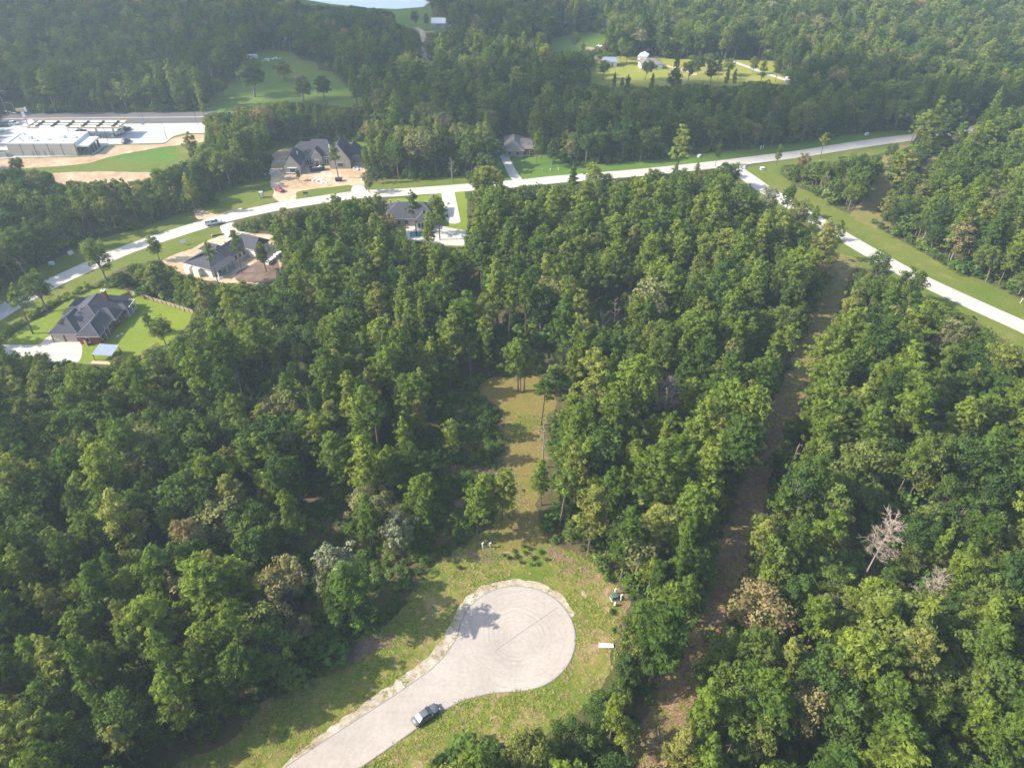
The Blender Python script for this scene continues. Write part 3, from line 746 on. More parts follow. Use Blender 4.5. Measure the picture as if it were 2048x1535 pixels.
for i, a in enumerate(PINES): proto('pine', i, make_pine(100 + i, **a), M['pine'], M['bark'])
BROADS = [dict(h=13, r=4.0), dict(h=13, r=3.3, lobes=30, c0=.22), dict(h=13, r=4.6, lobes=40, c0=.33, lop=.5), dict(h=13, r=3.7, lobes=24, lrad=1.5, lop=.6), dict(h=13, r=2.9, lobes=26, c0=.15, lrad=1.15), dict(h=13, r=5.0, lobes=46, c0=.36, lrad=1.25, lop=.9), dict(h=13, r=3.4, lobes=18, c0=.3, lrad=1.25, lop=.7, nleaf=80)]
BROAD_LOOK = ['round headed', 'upright oval', 'wide spreading', 'ragged open', 'narrow bushy', 'flat domed', 'thin branchy']
for i, a in enumerate(BROADS): proto('broad', i, make_broad(200 + i, **a), M['leaf'], M['grey_bark'])
for i in range(3): proto('bush', i, make_bush(300 + i, [2.6, 3.4, 2.0][i], [1.7, 1.6, 1.9][i]), M['brush'], M['grey_bark'])
proto('pale', 0, make_broad(250, 13, 3.6, .25, 34, 95, .26, 1.2), M['pale_leaf'], M['grey_bark'])
proto('dry', 0, make_broad(260, 11, 2.6, .35, 18, 40, .2, 1.1), M['dry_leaf'], M['dead_wood'])

# ---- where trees may stand and what they must not hide (lookup of the plot plan)
LX0, LY0, LS = -700, -200, 2
NXp, NYp = (2800 + 700) // LS, (1800 + 200) // LS
def raster(mask, pts):
    pts = np.asarray(pts, float); q = (pts - np.array([LX0, LY0])) / LS
    x0, y0 = np.floor(q.min(0)).astype(int); x1, y1 = np.ceil(q.max(0)).astype(int)
    x0 = max(x0, 0); y0 = max(y0, 0); x1 = min(x1, NXp - 1); y1 = min(y1, NYp - 1)
    if x1 <= x0 or y1 <= y0: return
    X, Y = np.meshgrid(np.arange(x0, x1 + 1) + .5, np.arange(y0, y1 + 1) + .5)
    ins = np.zeros(X.shape, bool); n = len(q)
    for i in range(n):
        xa, ya = q[i]; xb, yb = q[(i + 1) % n]
        if ya == yb: continue
        c = ((ya > Y) != (yb > Y)) & (X < (xb - xa) * (Y - ya) / (yb - ya) + xa)
        ins ^= c
    mask[y0:y1 + 1, x0:x1 + 1] |= ins
def band(pxpts, width):
    C = [Vector(G(*q)) for q in pxpts]; L, R_ = [], []
    for i, p in enumerate(C):
        d = (C[min(i+1, len(C)-1)] - C[max(i-1, 0)]).normalized(); n = Vector((-d.y, d.x)) * width / 2
        L.append(p + n); R_.append(p - n)
    out = []
    for p in L + R_[::-1]:
        a, b = proj(p.x, p.y, 0.0); out.append((float(a), float(b)))
    return out
BASE = np.zeros((NYp, NXp), bool); VIS = np.zeros((NYp, NXp), bool)
for k, q in Z_OPEN.items():
    raster(BASE, q)
    if k == 'gas': q = [(a, min(b, 338)) for a, b in q]
    if k not in ('sand_road', 'far_right'): raster(VIS, q)
for q in ([(105,346),(300,343),(300,358),(112,364)], [(1300,140),(1340,142),(1392,150),(1390,164),(1335,150)], [(1228,150),(1276,150),(1278,174),(1228,174)], [(1182,138),(1222,140),(1222,166),(1186,160)], [(1300,118),(1390,122),(1390,136),(1300,130)], [(1477,122),(1545,124),(1545,142),(1490,140)], [(1458,146),(1492,150),(1490,166),(1458,166)], [(1184,140),(1205,142),(1205,152),(1184,150)], [(1306,60),(1350,70),(1350,80),(1306,66)], [(1265,40),(1290,46),(1290,52),(1266,50)]): raster(VIS, q)
for c, w in ((MAIN_C, 9.5), (BRANCH_C, 9.5)):
    raster(BASE, band(c, w + 3)); raster(VIS, band([q for q in c if not (c is MAIN_C and q[0] > 1830)], w - 2))
for k, (c, w) in TRACKS.items():
    raster(BASE, band(c, w + 2.5)); raster(VIS, VIS_TRACK[k])
raster(BASE, [(a, b) for a, b in [(float(proj(p.x, p.y, 0)[0]), float(proj(p.x, p.y, 0)[1])) for p in LANE]])
for q in ([(864,36),(892,36),(892,60),(864,60)], [(1274,100),(1298,100),(1298,122),(1274,122)], [(495,108),(516,108),(516,122),(495,122)], [(600,-100),(846,-100),(846,16),(793,20),(660,10),(600,6)],
          [(0,196),(60,205),(60,250),(0,250)], [(95,590),(270,580),(270,680),(100,720)], [(560,286),(712,284),(712,350),(560,352)], [(1005,268),(1064,268),(1066,306),(1010,308)]):
    raster(VIS, q); raster(BASE, q)
# trees that stand clear of their neighbours keep a free view
TVIS = np.zeros((NYp, NXp), bool)
for q in ([(622,1058),(762,1058),(772,1262),(640,1265)], [(1705,1012),(1800,1012),(1790,1120),(1735,1165),(1705,1105)], [(1200,582),(1240,582),(1240,645),(1192,645)], [(1296,765),(1358,765),(1358,828),(1296,828)], [(1808,1150),(1860,1150),(1858,1210),(1815,1212)], [(476,742),(530,742),(530,798),(476,798)], [(1000,660),(1085,660),(1085,790),(1000,790)]): raster(TVIS, q)
def look(mask, px, py):
    i = np.clip(((px - LX0) / LS).astype(int), 0, NXp - 1); j = np.clip(((py - LY0) / LS).astype(int), 0, NYp - 1)
    return mask[j, i]

def candidates(step, seed):
    R = np.random.default_rng(seed)
    ys = np.arange(20, 740, step * .87); out = []
    for k, y in enumerate(ys):
        hw = 70 + .54 * y + 45
        xs = np.arange(-hw, hw, step) + (k % 2) * step / 2
        out.append(np.stack([xs, np.full(len(xs), y)], 1))
    P = np.concatenate(out)
    return P + (R.random(P.shape) - .5) * step * .85, R

def fits(x, y, h, r, c0, trees=False):
    bad = np.zeros(len(x), bool)
    for zf, lf in ((.97, 0), (.85, .5), (.85, -.5), ((1 + c0) / 2, .8), ((1 + c0) / 2, -.8), (c0 + .05, .5), (c0 + .05, -.5)):
        px, py = proj(x + lf * r, y, h * zf)
        bad |= look(VIS, px, py)
        if trees: bad |= look(TVIS, px, py)
    return ~bad

def open_base(x, y):
    px, py = proj(x, y, 0.0)
    return ~look(BASE, px, py)

def fld(x, y, f, s):
    return np.array([mnoise.noise(Vector((a * f, b * f, s))) for a, b in zip(x, y)])

TREES = []     # kind, key, x, y, sx, sz, rot
P, R = candidates(4.8, 21)
x, y = P[:, 0], P[:, 1]
ok = open_base(x, y); x, y = x[ok], y[ok]
n = len(x)
px0, py0 = proj(x, y, 0.0)
mix = fld(x, y, .02, 3.0) * .9 + fld(x, y, .07, 8.0) * .5
pinep = .52 - .00075 * np.clip(y - 150, 0, 500) + mix * .6
mid = (px0 > 640) & (px0 < 1420) & (py0 > 430) & (py0 < 1120); pinep[mid] += .35
pinep[(px0 > 0) & (px0 < 430) & (py0 > 330) & (py0 < 560)] -= .15
is_pine = R.random(n) < pinep
hh = np.where(is_pine, R.normal(16.2, 3.0, n), R.normal(10.8, 3.0, n))
hh = np.clip(hh, 5, 22)
hh *= np.where(is_pine, 1.0, 1 + .16 * np.clip((y - 320) / 120, 0, 1))
key = np.where(is_pine, R.choice(len(PINES), n, p=[.16, .15, .13, .10, .13, .06, .08, .11, .08]), R.choice(len(BROADS), n, p=[.20, .16, .14, .15, .15, .10, .10]))
rad = np.where(is_pine, hh * .17, hh * .31)
c0 = np.where(is_pine, .42, .2)
gap = fld(x, y, .05, 20.0)
sparse = np.zeros((NYp, NXp), bool)
for q in ([(560,1090),(600,985),(700,930),(860,900),(930,960),(965,1090),(880,1130),(800,1190),(700,1225),(640,1250),(590,1190)], [(850,790),(1010,760),(1010,1060),(930,1080),(870,960)], [(1080,760),(1180,780),(1190,960),(1090,1010)], [(40,345),(330,340),(390,400),(300,440),(60,440)]): raster(sparse, q)
thin = look(sparse, px0, py0)
keep = R.random(n) < np.where(thin, np.where(py0 < 460, .6, .30), np.where(mid, .84, .95)) + np.where(mid, gap * .5, gap * .1)
far = np.clip((y - 320) / 120, 0, 1)
keep &= R.random(n) > .30 * far
exempt = (R.random(n) < .03) & (py0 < 640)
done = np.zeros(n, bool); hfin = hh.copy()
for fsc in (1, .86, .73, .61, .5, .4, .31):
    h2 = hh * fsc
    f_ok = fits(x, y, h2, rad * fsc ** .7, c0, True) | (exempt & (fsc == 1) & (py0 > 330))
    new = f_ok & ~done
    hfin[new] = h2[new]; done |= f_ok
sel = done & keep & (hfin > 3.2)
for i in np.nonzero(sel)[0]:
    s = hfin[i] / (18.5 if is_pine[i] else 13.0)
    wid = (hfin[i] / hh[i]) ** -.25 * (1.02 + .55 * (R.random() - .5))
    TREES.append(['pine' if is_pine[i] else 'broad', int(key[i]), x[i], y[i], s * wid * (1.0 if is_pine[i] else .98), s, R.random() * 6.28])

# trees picked out one by one from the photograph: kind, variant, foot in the photograph, height, width factor
PICK = [('pine',3,484,505+42,14.5,.9),('pine',5,437,528+40,15,.8),('pine',0,531,538,9.5,1),('pine',1,533,543,10.5,1),('pine',2,571,520,11,1),
 ('pine',2,1036,783,16.5,1.05),('pine',3,1041,786,15.5,.9),('pine',1,1048,781,15,.9),('pine',5,66,667,15.5,1.2),('broad',0,95,622,13,.95),('broad',3,215,565,15,.95),('broad',1,320,520,8.5,.9),
 ('pine',0,1073,328,13.5,1.0),('pine',1,1083,318,11,.9),('broad',1,1103,335,12,.8),('pine',0,1430,333,10.5,.8),('pine',1,1552,333,9.5,.85),('pine',5,1640,318,11,1.2),
 ('pine',0,598,362,4.6,1.2),('pine',3,677,357,13.5,1.1),('broad',4,738,385,9,1.0),('pine',0,762,470,15,1.0),('pine',3,833,470,16,.95),('pine',2,880,480,16,1.0),('pine',4,720,480,15,1),
 ('broad',1,608,205,12,1.4),('broad',1,569,160,9.5,1.7),('broad',1,648,198,11,1.5),('broad',1,510,194,17,1.5),('dry',0,606,196,12,1.0),('broad',2,450,200,9.5,.9),
 ('pine',4,712,1258,18.5,1.3),('broad',1,680,1235,13,.9),('pale',0,684,1205,15.0,.95),('pine',0,1003,1040,15,1.05),('pine',2,955,1080,14.5,1.0),('pine',4,965,1050,14,1.0),('broad',4,975,880,9,.9),('pine',1,1082,1010,13,1.0),
 ('pine',5,1082,850,15,1.2),('pine',3,1155,920,15,1),('pine',1,870,800,13,1),('pine',0,905,930,14,.9),('pine',2,1145,880,14,.9),
 ('pine',2,1512,1510,17,1.1),('pine',4,1395,1560,14,1.1),('broad',2,1900,1320,13,1.0),('pale',0,802,1110,12,.9),('broad',2,760,1060,12,1),
 ('broad',1,1270,1330,7,1.15),('broad',4,1240,1400,6.5,1.3),('broad',0,1215,1450,6.5,1.2),('broad',4,1170,1515,6.5,1.4),('pine',4,1245,1500,9,1.2),('broad',1,1300,1290,8,1.0),('broad',0,880,1540,3.6,1.1),('broad',4,1000,1545,4.0,1.1),('pine',0,930,1570,6,1.3),
 ('broad',3,1775,330,9,.9),('pine',5,1902,326,17,1.3),('pine',3,1930,322,16,1.2),('pine',2,1820,288,15,1.0),('pine',0,1860,292,14,1.0),('pine',5,1857,415,12,1.0),('pine',5,1987,470,13,1.1),
 ('pine',0,1000,410,13,.95),('broad',1,975,412,11,.9),('pine',1,1145,405,11.5,.9),('broad',3,1205,402,11,.8),('broad',3,1300,392,11,.9),('pine',4,1345,385,11,.9),('pine',1,1390,380,11,.9),('pale',0,1530,438,12,.9),('pine',2,1567,440,13,1.0),('broad',0,1590,468,12.5,1.0),('broad',3,1745,570,12,.9),('broad',2,1800,610,12,.9),
 ('broad',0,332,690,8.5,1.0),('broad',4,305,668,7,.8),('broad',0,95,745,6,1.1),('broad',4,145,752,5.5,1.1),('broad',1,60,750,5,1.0),('broad',0,250,745,5,1.0),('broad',1,430,640,9,1),
 ('broad',0,1205,160,10,1),('broad',2,1290,160,10,1),('broad',0,1395,150,10,1),('pine',0,1435,160,12,.9),('broad',1,1225,128,11,1),('broad',0,1252,130,12,1),('broad',0,1262,112,11,1.1),('pine',0,1350,165,13,.9),('broad',2,1375,168,12,1),('broad',1,1420,170,12,1),('pine',4,1520,172,13,1),('pine',0,1550,165,13,1),('pine',1,1240,205,12,.8),('pine',1,1226,190,11,.7),('pine',0,1251,200,12,.8),('pine',1,1300,196,12,.8),('broad',0,1345,190,12,1),('broad',0,1413,142,9,1),('broad',0,1455,152,9,1.1),('broad',1,1505,148,9,1),('pine',1,1450,182,12,.7),('pine',1,1466,180,11,.7),
 ('broad',0,830,58,11,.8),('broad',1,853,58,9,.8),('broad',0,1150,104,11,.9),('pine',0,1165,130,12,.9),('pine',2,1240,120,12,1)]
for k, v, bx, by, h, w in PICK:
    gx, gy = G(bx, by)
    base_h = {'pine': 18.5, 'broad': 13.0, 'pale': 13.0, 'dry': 11.0}[k]
    TREES.append([k, v, gx, gy, h / base_h * w * (1.15 if h < 10 else 1.05), h / base_h, R.random() * 6.28, True])

# understorey brush
P, R = candidates(4.3, 77)
x, y = P[:, 0], P[:, 1]
ok = open_base(x, y) & (y < 520); x, y = x[ok], y[ok]; n = len(x)
hb = np.clip(R.normal(3.6, 1.3, n), 1.6, 7)
px0, py0 = proj(x, y, 0.0)
mid = (px0 > 640) & (px0 < 1420) & (py0 > 560) & (py0 < 1100)
thinb = look(sparse, px0, py0)
hb = np.where(thinb, hb * .7, hb)
ok = fits(x, y, hb, hb * .5, .2) & (R.random(n) < np.where(thinb, .6, np.where(mid, .42, .72)))
BRUSH = [(int(R.integers(3)), x[i], y[i], hb[i] / 2.6 * (.8 + .5 * R.random()), hb[i] / 2.6, R.random() * 6.28) for i in np.nonzero(ok)[0]]

# low vines and weeds that carpet the opened woods
P, R = candidates(1.9, 78)
x, y = P[:, 0], P[:, 1]
ok = open_base(x, y) & (y < 340); x, y = x[ok], y[ok]
edge = np.zeros(len(x), bool)
for dx, dy in ((3.2, 0), (-3.2, 0), (0, 3.2), (0, -3.2), (5.5, 0), (-5.5, 0), (0, 5.5), (0, -5.5)): edge |= ~open_base(x + dx, y + dy)
near = ((y < 175) & (np.abs(x) < 75)) | edge; x, y, edge = x[near], y[near], edge[near]; n = len(x)
px0, py0 = proj(x, y, 0.0)
cov = fld(x, y, .09, 31.0) + .4 * fld(x, y, .35, 12.0)
hb = np.clip(R.normal(1.0, .35, n), .45, 2)
ok = fits(x, y, hb, hb, .2) & (R.random(n) < np.where(look(sparse, px0, py0), .8, np.where(edge, .55, .25)) + cov * .9)
BRUSH += [(int(R.integers(3)), x[i], y[i], hb[i] / 2.6 * (1.3 + .7 * R.random()), hb[i] / 2.6, R.random() * 6.28) for i in np.nonzero(ok)[0]]

# ---- the 300 pines and 300 broadleaved trees that show largest are things of their own, the rest is woodland
def in_frame(t):
    h = t[5] * (18.5 if t[0] == 'pine' else 13)
    a, b = proj(t[2], t[3], h * .75)
    return -20 < a < 2068 and -20 < b < 1555
ZLAB = {'W': 'in the dark woods across the grass verge from the lane', 'C': 'in the woods between the turnaround and the dirt track',
        'N': 'in the pine woods around the grassy clearing', 'E': 'in the sunlit woods beyond the dirt track', 'F': 'in the mixed woods along the far roads'}
def zone(x, y):
    a, b = proj(x, y, 0.0); a = float(a); b = float(b)
    tx = np.interp(b, [q[1] for q in TRACKS['track_main'][0]], [q[0] for q in TRACKS['track_main'][0]])
    if b < 560: return 'F'
    if a > tx: return 'E'
    if a > 1085 and b > 900: return 'C'
    if a < 800 and b > 760: return 'W'
    if b > 1000 and a < 930: return 'W'
    return 'N'
LAND = [(G(1722,1165), 16, 'near the big bare dead pine'), (G(1212,1291), 18, 'beside the white board in the grass'), (G(1228,1196), 16, 'near the green transformer box'), (G(973,1095), 18, 'near the two meter posts'),
        (G(1835,1230), 13, 'near the brown twiggy dead tree'), (G(1325,850), 14, 'near the grey leafless tree'), (G(1225,685), 18, 'near the twisted white snag'), (G(505,825), 18, 'near the bleached snags'), (G(185,1300), 14, 'near the small dark snag'),
        (G(620,1215), 16, 'beside the worn brown path under the trees'), (G(850,1430), 22, 'along the verge opposite the parked sedan'), (G(905,980), 18, 'beside the worn reddish path'), (G(1040,785), 16, 'at the head of the grassy clearing'), (G(1085,935), 14, 'near the slender dead pine of the clearing'),
        (G(1448,930), 13, 'near the pale leaning stem by the track'), (G(1500,1015), 16, 'beside the pale washed gully on the track'), (G(1745,1305), 12, 'near the short broken pale trunk'), (G(190,650), 34, 'around the red brick house'), (G(450,520), 28, 'around the white house plot'), (G(840,440), 26, 'around the pool house'),
        (G(640,330), 26, 'around the stone house plot'), (G(1035,300), 24, 'around the taupe roofed house'), (G(1475,335), 34, 'around the road junction'), (G(600,170), 80, 'in the bright green pasture'), (G(1370,145), 110, 'among the far sunlit fields'), (G(860,60), 45, 'near the white barn')]
def where(x, y):
    best = min(((math.hypot(x - p[0], y - p[1]) / r, t) for p, r, t in LAND))
    if best[0] < 1: return best[1]
    z = zone(x, y)
    a, b = proj(x, y, 0.0); i = (np.array([x]), np.array([y]))
    if z in 'EC':
        tx = np.interp(float(b), [q[1] for q in TRACKS['track_main'][0]], [q[0] for q in TRACKS['track_main'][0]])
        if abs(float(a) - tx) < 75: return 'right beside the dirt track, on the ' + ('sunny' if z == 'E' else 'turnaround') + ' side'
    for d in (5, 9):
        for dx, dy in ((d, 0), (-d, 0), (0, -d), (d, -d)):
            if not open_base(np.array([x + dx]), np.array([y + dy]))[0] and z in 'WN': return {'W': 'at the open edge of the dark woods by the verge', 'N': 'at the open edge of the pine woods'}[z]
    return ZLAB[z]
def place(t):
    kind, key, x, y, sx, sz, rz = t[:7]
    tm, cm, am = PROTO[(kind, key)]
    size = 'tall ' if sz > (.95 if kind == 'pine' else .96) else 'small ' if sz < (.72 if kind == 'pine' else .74) else ''
    if kind == 'pine': nm, lab, cat = 'pine_tree', size + PINE_LOOK[key] + ' pine ', 'pine tree'
    elif kind == 'broad': nm, lab, cat = 'broadleaf_tree', size + BROAD_LOOK[key] + ' leafy tree ', 'tree'
    elif kind == 'pale': nm, lab, cat = 'pale_tree', 'pale greyish green leafy tree ', 'tree'
    else: nm, lab, cat = 'withered_tree', 'brown withered tree standing ', 'dead tree'
    lab += where(x, y)
    e = empty(nm, (x, y, -.05), rz, lab, cat, lab.replace(' pine ', ' pines ').replace(' tree ', ' trees '))
    e.scale = (sx, sx, sz); e.rotation_euler = (random.gauss(0, .03), random.gauss(0, .03), rz)
    link('trunk', tm, e); link('crown', cm, e)
    return e
order = sorted(range(len(TREES)), key=lambda i: TREES[i][3])
cnt = {'pine': 0, 'broad': 0}; WOODS = {'pine': [], 'broad': []}; SINGLE = []
nump = {k: sum(1 for t in TREES if t[0] == k and len(t) > 7) for k in cnt}
for i in order:
    t = TREES[i]
    if t[0] not in cnt: SINGLE.append(t); continue
    if len(t) > 7: SINGLE.append(t); continue
    if cnt[t[0]] < 295 - nump[t[0]] and in_frame(t): cnt[t[0]] += 1; SINGLE.append(t)
    else: WOODS[t[0]].append(t[1:7])
for t in SINGLE: place(t)

def scatter(name, rows, kinds, label, cat, kind='stuff'):
    """one object: points carrying rotation, scale and variant; the plants are instanced on them"""
    rows = np.array(rows, float)
    me = bpy.data.meshes.new(name)
    me.vertices.add(len(rows))
    z = np.full(len(rows), -.05) if rows.shape[1] < 7 else rows[:, 6]
    me.vertices.foreach_set('co', np.stack([rows[:, 1], rows[:, 2], z], 1).astype(np.float32).ravel())
    a = me.attributes.new('scl', 'FLOAT_VECTOR', 'POINT'); a.data.foreach_set('vector', np.stack([rows[:, 3], rows[:, 3], rows[:, 4]], 1).astype(np.float32).ravel())
    a = me.attributes.new('rot', 'FLOAT_VECTOR', 'POINT'); a.data.foreach_set('vector', np.stack([rng.normal(0, .03, len(rows)), rng.normal(0, .03, len(rows)), rows[:, 5]], 1).astype(np.float32).ravel())
    a = me.attributes.new('var', 'INT', 'POINT'); a.data.foreach_set('value', rows[:, 0].astype(np.int32))
    o = link(name, me)
    tag(o, label, cat, None, kind)
    c = bpy.data.collections.new(name + '_plants')
    for i, m in enumerate(kinds):
        c.objects.link(bpy.data.objects.new('%s_plant_%02d' % (name, i), m))
    ng = bpy.data.node_groups.new(name + '_scatter', 'GeometryNodeTree')
    ng.interface.new_socket('Geometry', in_out='INPUT', socket_type='NodeSocketGeometry')
    ng.interface.new_socket('Geometry', in_out='OUTPUT', socket_type='NodeSocketGeometry')
    N = ng.nodes; gi = N.new('NodeGroupInput'); go = N.new('NodeGroupOutput')
    ci = N.new('GeometryNodeCollectionInfo'); ci.inputs['Collection'].default_value = c
    ci.inputs['Separate Children'].default_value = True; ci.inputs['Reset Children'].default_value = True
    ip = N.new('GeometryNodeInstanceOnPoints'); ip.inputs['Pick Instance'].default_value = True
    def att(nm, ty):
        q = N.new('GeometryNodeInputNamedAttribute'); q.data_type = ty; q.inputs['Name'].default_value = nm
        return [s for s in q.outputs if s.enabled and s.name == 'Attribute'][0]
    Lk = ng.links
    Lk.new(gi.outputs[0], ip.inputs['Points']); Lk.new(ci.outputs[0], ip.inputs['Instance'])
    Lk.new(att('var', 'INT'), ip.inputs['Instance Index']); Lk.new(att('rot', 'FLOAT_VECTOR'), ip.inputs['Rotation']); Lk.new(att('scl', 'FLOAT_VECTOR'), ip.inputs['Scale'])
    Lk.new(ip.outputs[0], go.inputs[0])
    md = o.modifiers.new('plants', 'NODES'); md.node_group = ng
    return o
scatter('pine_woods', WOODS['pine'], [PROTO[('pine', i)][2] for i in range(len(PINES))], 'distant pine woods stretching to the lake', 'woods')
scatter('broadleaf_woods', WOODS['broad'], [PROTO[('broad', i)][2] for i in range(len(BROADS))], 'distant broadleaf woods filling the land behind the roads', 'woods')
scatter('undergrowth', BRUSH, [PROTO[('bush', i)][2] for i in range(3)], 'green brush and saplings growing under the trees', 'undergrowth')
print('TREES', len(SINGLE), len(WOODS['pine']), len(WOODS['broad']), len(BRUSH))

# ------------------------------------------------------------------ vehicles
def ring(x, hw, z0, z1, rb=0.12, rt=0.16):
    """rounded cross-section of a car body at station x"""
    return [(x, -hw + rb, z0), (x, hw - rb, z0), (x, hw, z0 + rb), (x, hw, z1 - rt * 1.2), (x, hw - rt, z1), (x, -hw + rt, z1), (x, -hw, z1 - rt * 1.2), (x, -hw, z0 + rb)]

def wheels(t, xs, hw, r):
    for xx in xs:
        for s in (-1, 1):
            mb = MB().tube([(xx, s * (hw - .22), r), (xx, s * (hw - .01), r)], r, 14)
            w = mb.build('wheel', M['tyre'], t)
            MB().tube([(xx, s * (hw - .02), r), (xx, s * (hw + .01), r)], r * .62, 10).build('rim', M['rimmetal'], w)

def sedan(loc, rz, pm, label, group=None, s=1.0, suv=False):
    t = empty('parked_car', loc, rz, label, 'car', group)
    t.scale = (s, s, s)
    H = .30 if suv else 0.0
    st = [(-2.38, .70, .42, .74), (-2.30, .82, .32, .90), (-1.95, .89, .24, 1.0 + H * .4), (-1.1, .91, .20, .98 + H * .4), (0, .92, .20, .95 + H * .4), (.95, .91, .20, .93 + H * .4), (1.6, .89, .22, .86 + H * .4), (2.15, .82, .28, .74 + H * .4), (2.38, .66, .40, .62 + H * .3)]
    MB().loft([ring(x, w, a, b) for x, w, a, b in st]).build('body', pm, t, smooth=True)
    zr = 1.44 + H
    top = .93 + H * .4
    xb, xbt, xft, xf = (-2.2, -1.75, .15, 1.0) if suv else (-1.75, -.95, .2, 1.1)
    cab = [[(xb, -.70, top), (xb, .70, top), (xbt, .56, zr), (xbt, -.56, zr)]]
    MB().loft([[(xb, -.76, top), (xb, .76, top), (xb, .76, top + .01), (xb, -.76, top + .01)], [(xbt, -.80, top), (xbt, .80, top), (xbt, .58, zr - .03), (xbt, -.58, zr - .03)], [((xbt + xft) / 2, -.82, top), ((xbt + xft) / 2, .82, top), ((xbt + xft) / 2, .61, zr), ((xbt + xft) / 2, -.61, zr)],
               [(xft, -.82, top), (xft, .82, top), (xft, .60, zr - .02), (xft, -.60, zr - .02)], [(xf, -.76, top - .02), (xf, .76, top - .02), (xf, .76, top - .01), (xf, -.76, top - .01)]]).build('cabin', M['carglass'], t)
    MB().loft([[(xbt - .03, -.56, zr - .05), (xbt - .03, .56, zr - .05), (xbt - .03, .54, zr + .005), (xbt - .03, -.54, zr + .005)], [((xbt + xft) / 2, -.62, zr - .05), ((xbt + xft) / 2, .62, zr - .05), ((xbt + xft) / 2, .58, zr + .045), ((xbt + xft) / 2, -.58, zr + .045)],
               [(xft + .04, -.60, zr - .06), (xft + .04, .60, zr - .06), (xft + .04, .56, zr + .01), (xft + .04, -.56, zr + .01)]]).build('roof', pm, t, smooth=False)
    for s2 in (-1, 1):
        for xp in (xbt + .02, -.38, xft):
            MB().tube([(xp, s2 * .60, zr - .02), (xp - (.28 if xp == xbt + .02 else -.55 if xp == xft else 0), s2 * .825, top)], .045, 4).build('pillar', pm if xp != xft else M['black'], t)
        MB().box(.62, .80, s2 * .93 - .09, s2 * .93 + .09, top - .02, top + .12).build('mirror', pm, t)
        MB().box(2.12, 2.36, s2 * .60 - .14, s2 * .60 + .14, .58 + H * .3, .68 + H * .3).build('headlight', M['lamp'], t)
        MB().box(-2.37, -2.22, s2 * .66 - .12, s2 * .66 + .12, .68, .82).build('tail_light', M['taillamp'], t)
    MB().box(2.26, 2.41, -.5, .5, .42, .55).build('grille', M['black'], t)
    wheels(t, (-1.38, 1.42), .92, .33)
    return t

def pickup(loc, rz, pm, label, group=None):
    t = empty('pickup_truck', loc, rz, label, 'pickup truck', group)
    st = [(-2.9, .86, .50, 1.05), (-2.8, .95, .42, 1.10), (-1.0, .97, .40, 1.12), (1.0, .97, .40, 1.12), (2.2, .96, .42, 1.10), (2.75, .90, .45, 1.02), (2.9, .74, .52, .92)]
    MB().loft([ring(x, w, a, b, .1, .1) for x, w, a, b in st]).build('body', pm, t, smooth=True)
    MB().loft([[(-1.0, -.86, 1.1), (-1.0, .86, 1.1), (-1.0, .86, 1.12), (-1.0, -.86, 1.12)], [(-.8, -.86, 1.1), (-.8, .86, 1.1), (-.8, .70, 1.84), (-.8, -.70, 1.84)], [(.75, -.86, 1.1), (.75, .86, 1.1), (.75, .70, 1.86), (.75, -.70, 1.86)], [(1.55, -.80, 1.08), (1.55, .80, 1.08), (1.55, .80, 1.1), (1.55, -.80, 1.1)]]).build('cabin', M['carglass'], t)
    MB().box(-.82, .8, -.70, .70, 1.84, 1.92).build('roof', pm, t)
    MB().box(-2.7, -1.08, -.78, .78, 1.09, 1.125).build('bed', M['black'], t)
    for s in (-1, 1):
        MB().box(-2.8, -1.02, s * .88 - .06, s * .88 + .06, 1.06, 1.34).build('bed_rail', pm, t)
        MB().box(2.7, 2.88, s * .70 - .14, s * .70 + .14, .82, 1.0).build('headlight', M['lamp'], t)
        MB().box(-2.92, -2.84, s * .84 - .08, s * .84 + .08, .75, 1.05).build('tail_light', M['taillamp'], t)
        MB().box(.95, 1.1, s * 1.05 - .1, s * 1.05 + .1, 1.12, 1.34).build('mirror', M['black'], t)
    MB().box(-2.86, -2.76, -.82, .82, 1.06, 1.34).build('tailgate', pm, t)
    MB().box(2.86, 2.96, -.8, .8, .42, .62).build('bumper', M['greymetal'], t)
    wheels(t, (-1.75, 1.75), .97, .39)
    return t

def ang(p, q): return math.atan2(q[1] - p[1], q[0] - p[0])
cpos = (-14.05, 59.75, .11)
sedan(cpos, ang(G(826,1447), G(875,1412)), paint('grey', (0.20, 0.205, 0.225)), 'metallic grey sedan parked on the edge of the concrete lane')
pickup(G(428,449) + (.10,), math.radians(28), paint('white', (0.78, 0.78, 0.78)), 'white pickup truck turning into the white house driveway')
sedan(G(559,382) + (.05,), math.radians(140), paint('red', (0.50, 0.03, 0.10)), 'bright red car parked on the sandy plot of the stone house')
FC = 'cars on the driveway of the taupe roofed house'
sedan(G(1010,304) + (.09,), math.radians(100), paint('black', (0.06, 0.07, 0.09)), 'dark car halfway up the driveway of the taupe roofed house', FC)
sedan(G(1001.5,288) + (.09,), math.radians(98), paint('navy', (0.05, 0.06, 0.11)), 'navy car parked beside the garage of the taupe roofed house', FC, suv=True)
pickup(G(992.5,289) + (.09,), math.radians(150), paint('white', (0.78, 0.78, 0.78)), 'white pickup parked at the top of the far driveway', FC)
sedan(G(253,285) + (.09,), math.radians(80), paint('slate', (0.16, 0.17, 0.21)), 'slate grey car parked alone on the fuel station forecourt', suv=True)
pickup(G(250,262) + (.09,), math.radians(55), paint('charcoal', (0.09, 0.09, 0.10)), 'charcoal pickup towing a trailer across the forecourt')
sedan(G(163,265) + (.09,), math.radians(20), paint('black', (0.06, 0.07, 0.09)), 'black car waiting under the fuel canopy')
sedan(G(8,254) + (.11,), math.radians(10), paint('black', (0.06, 0.07, 0.09)), 'black car on the side street by the traffic signal', suv=True)
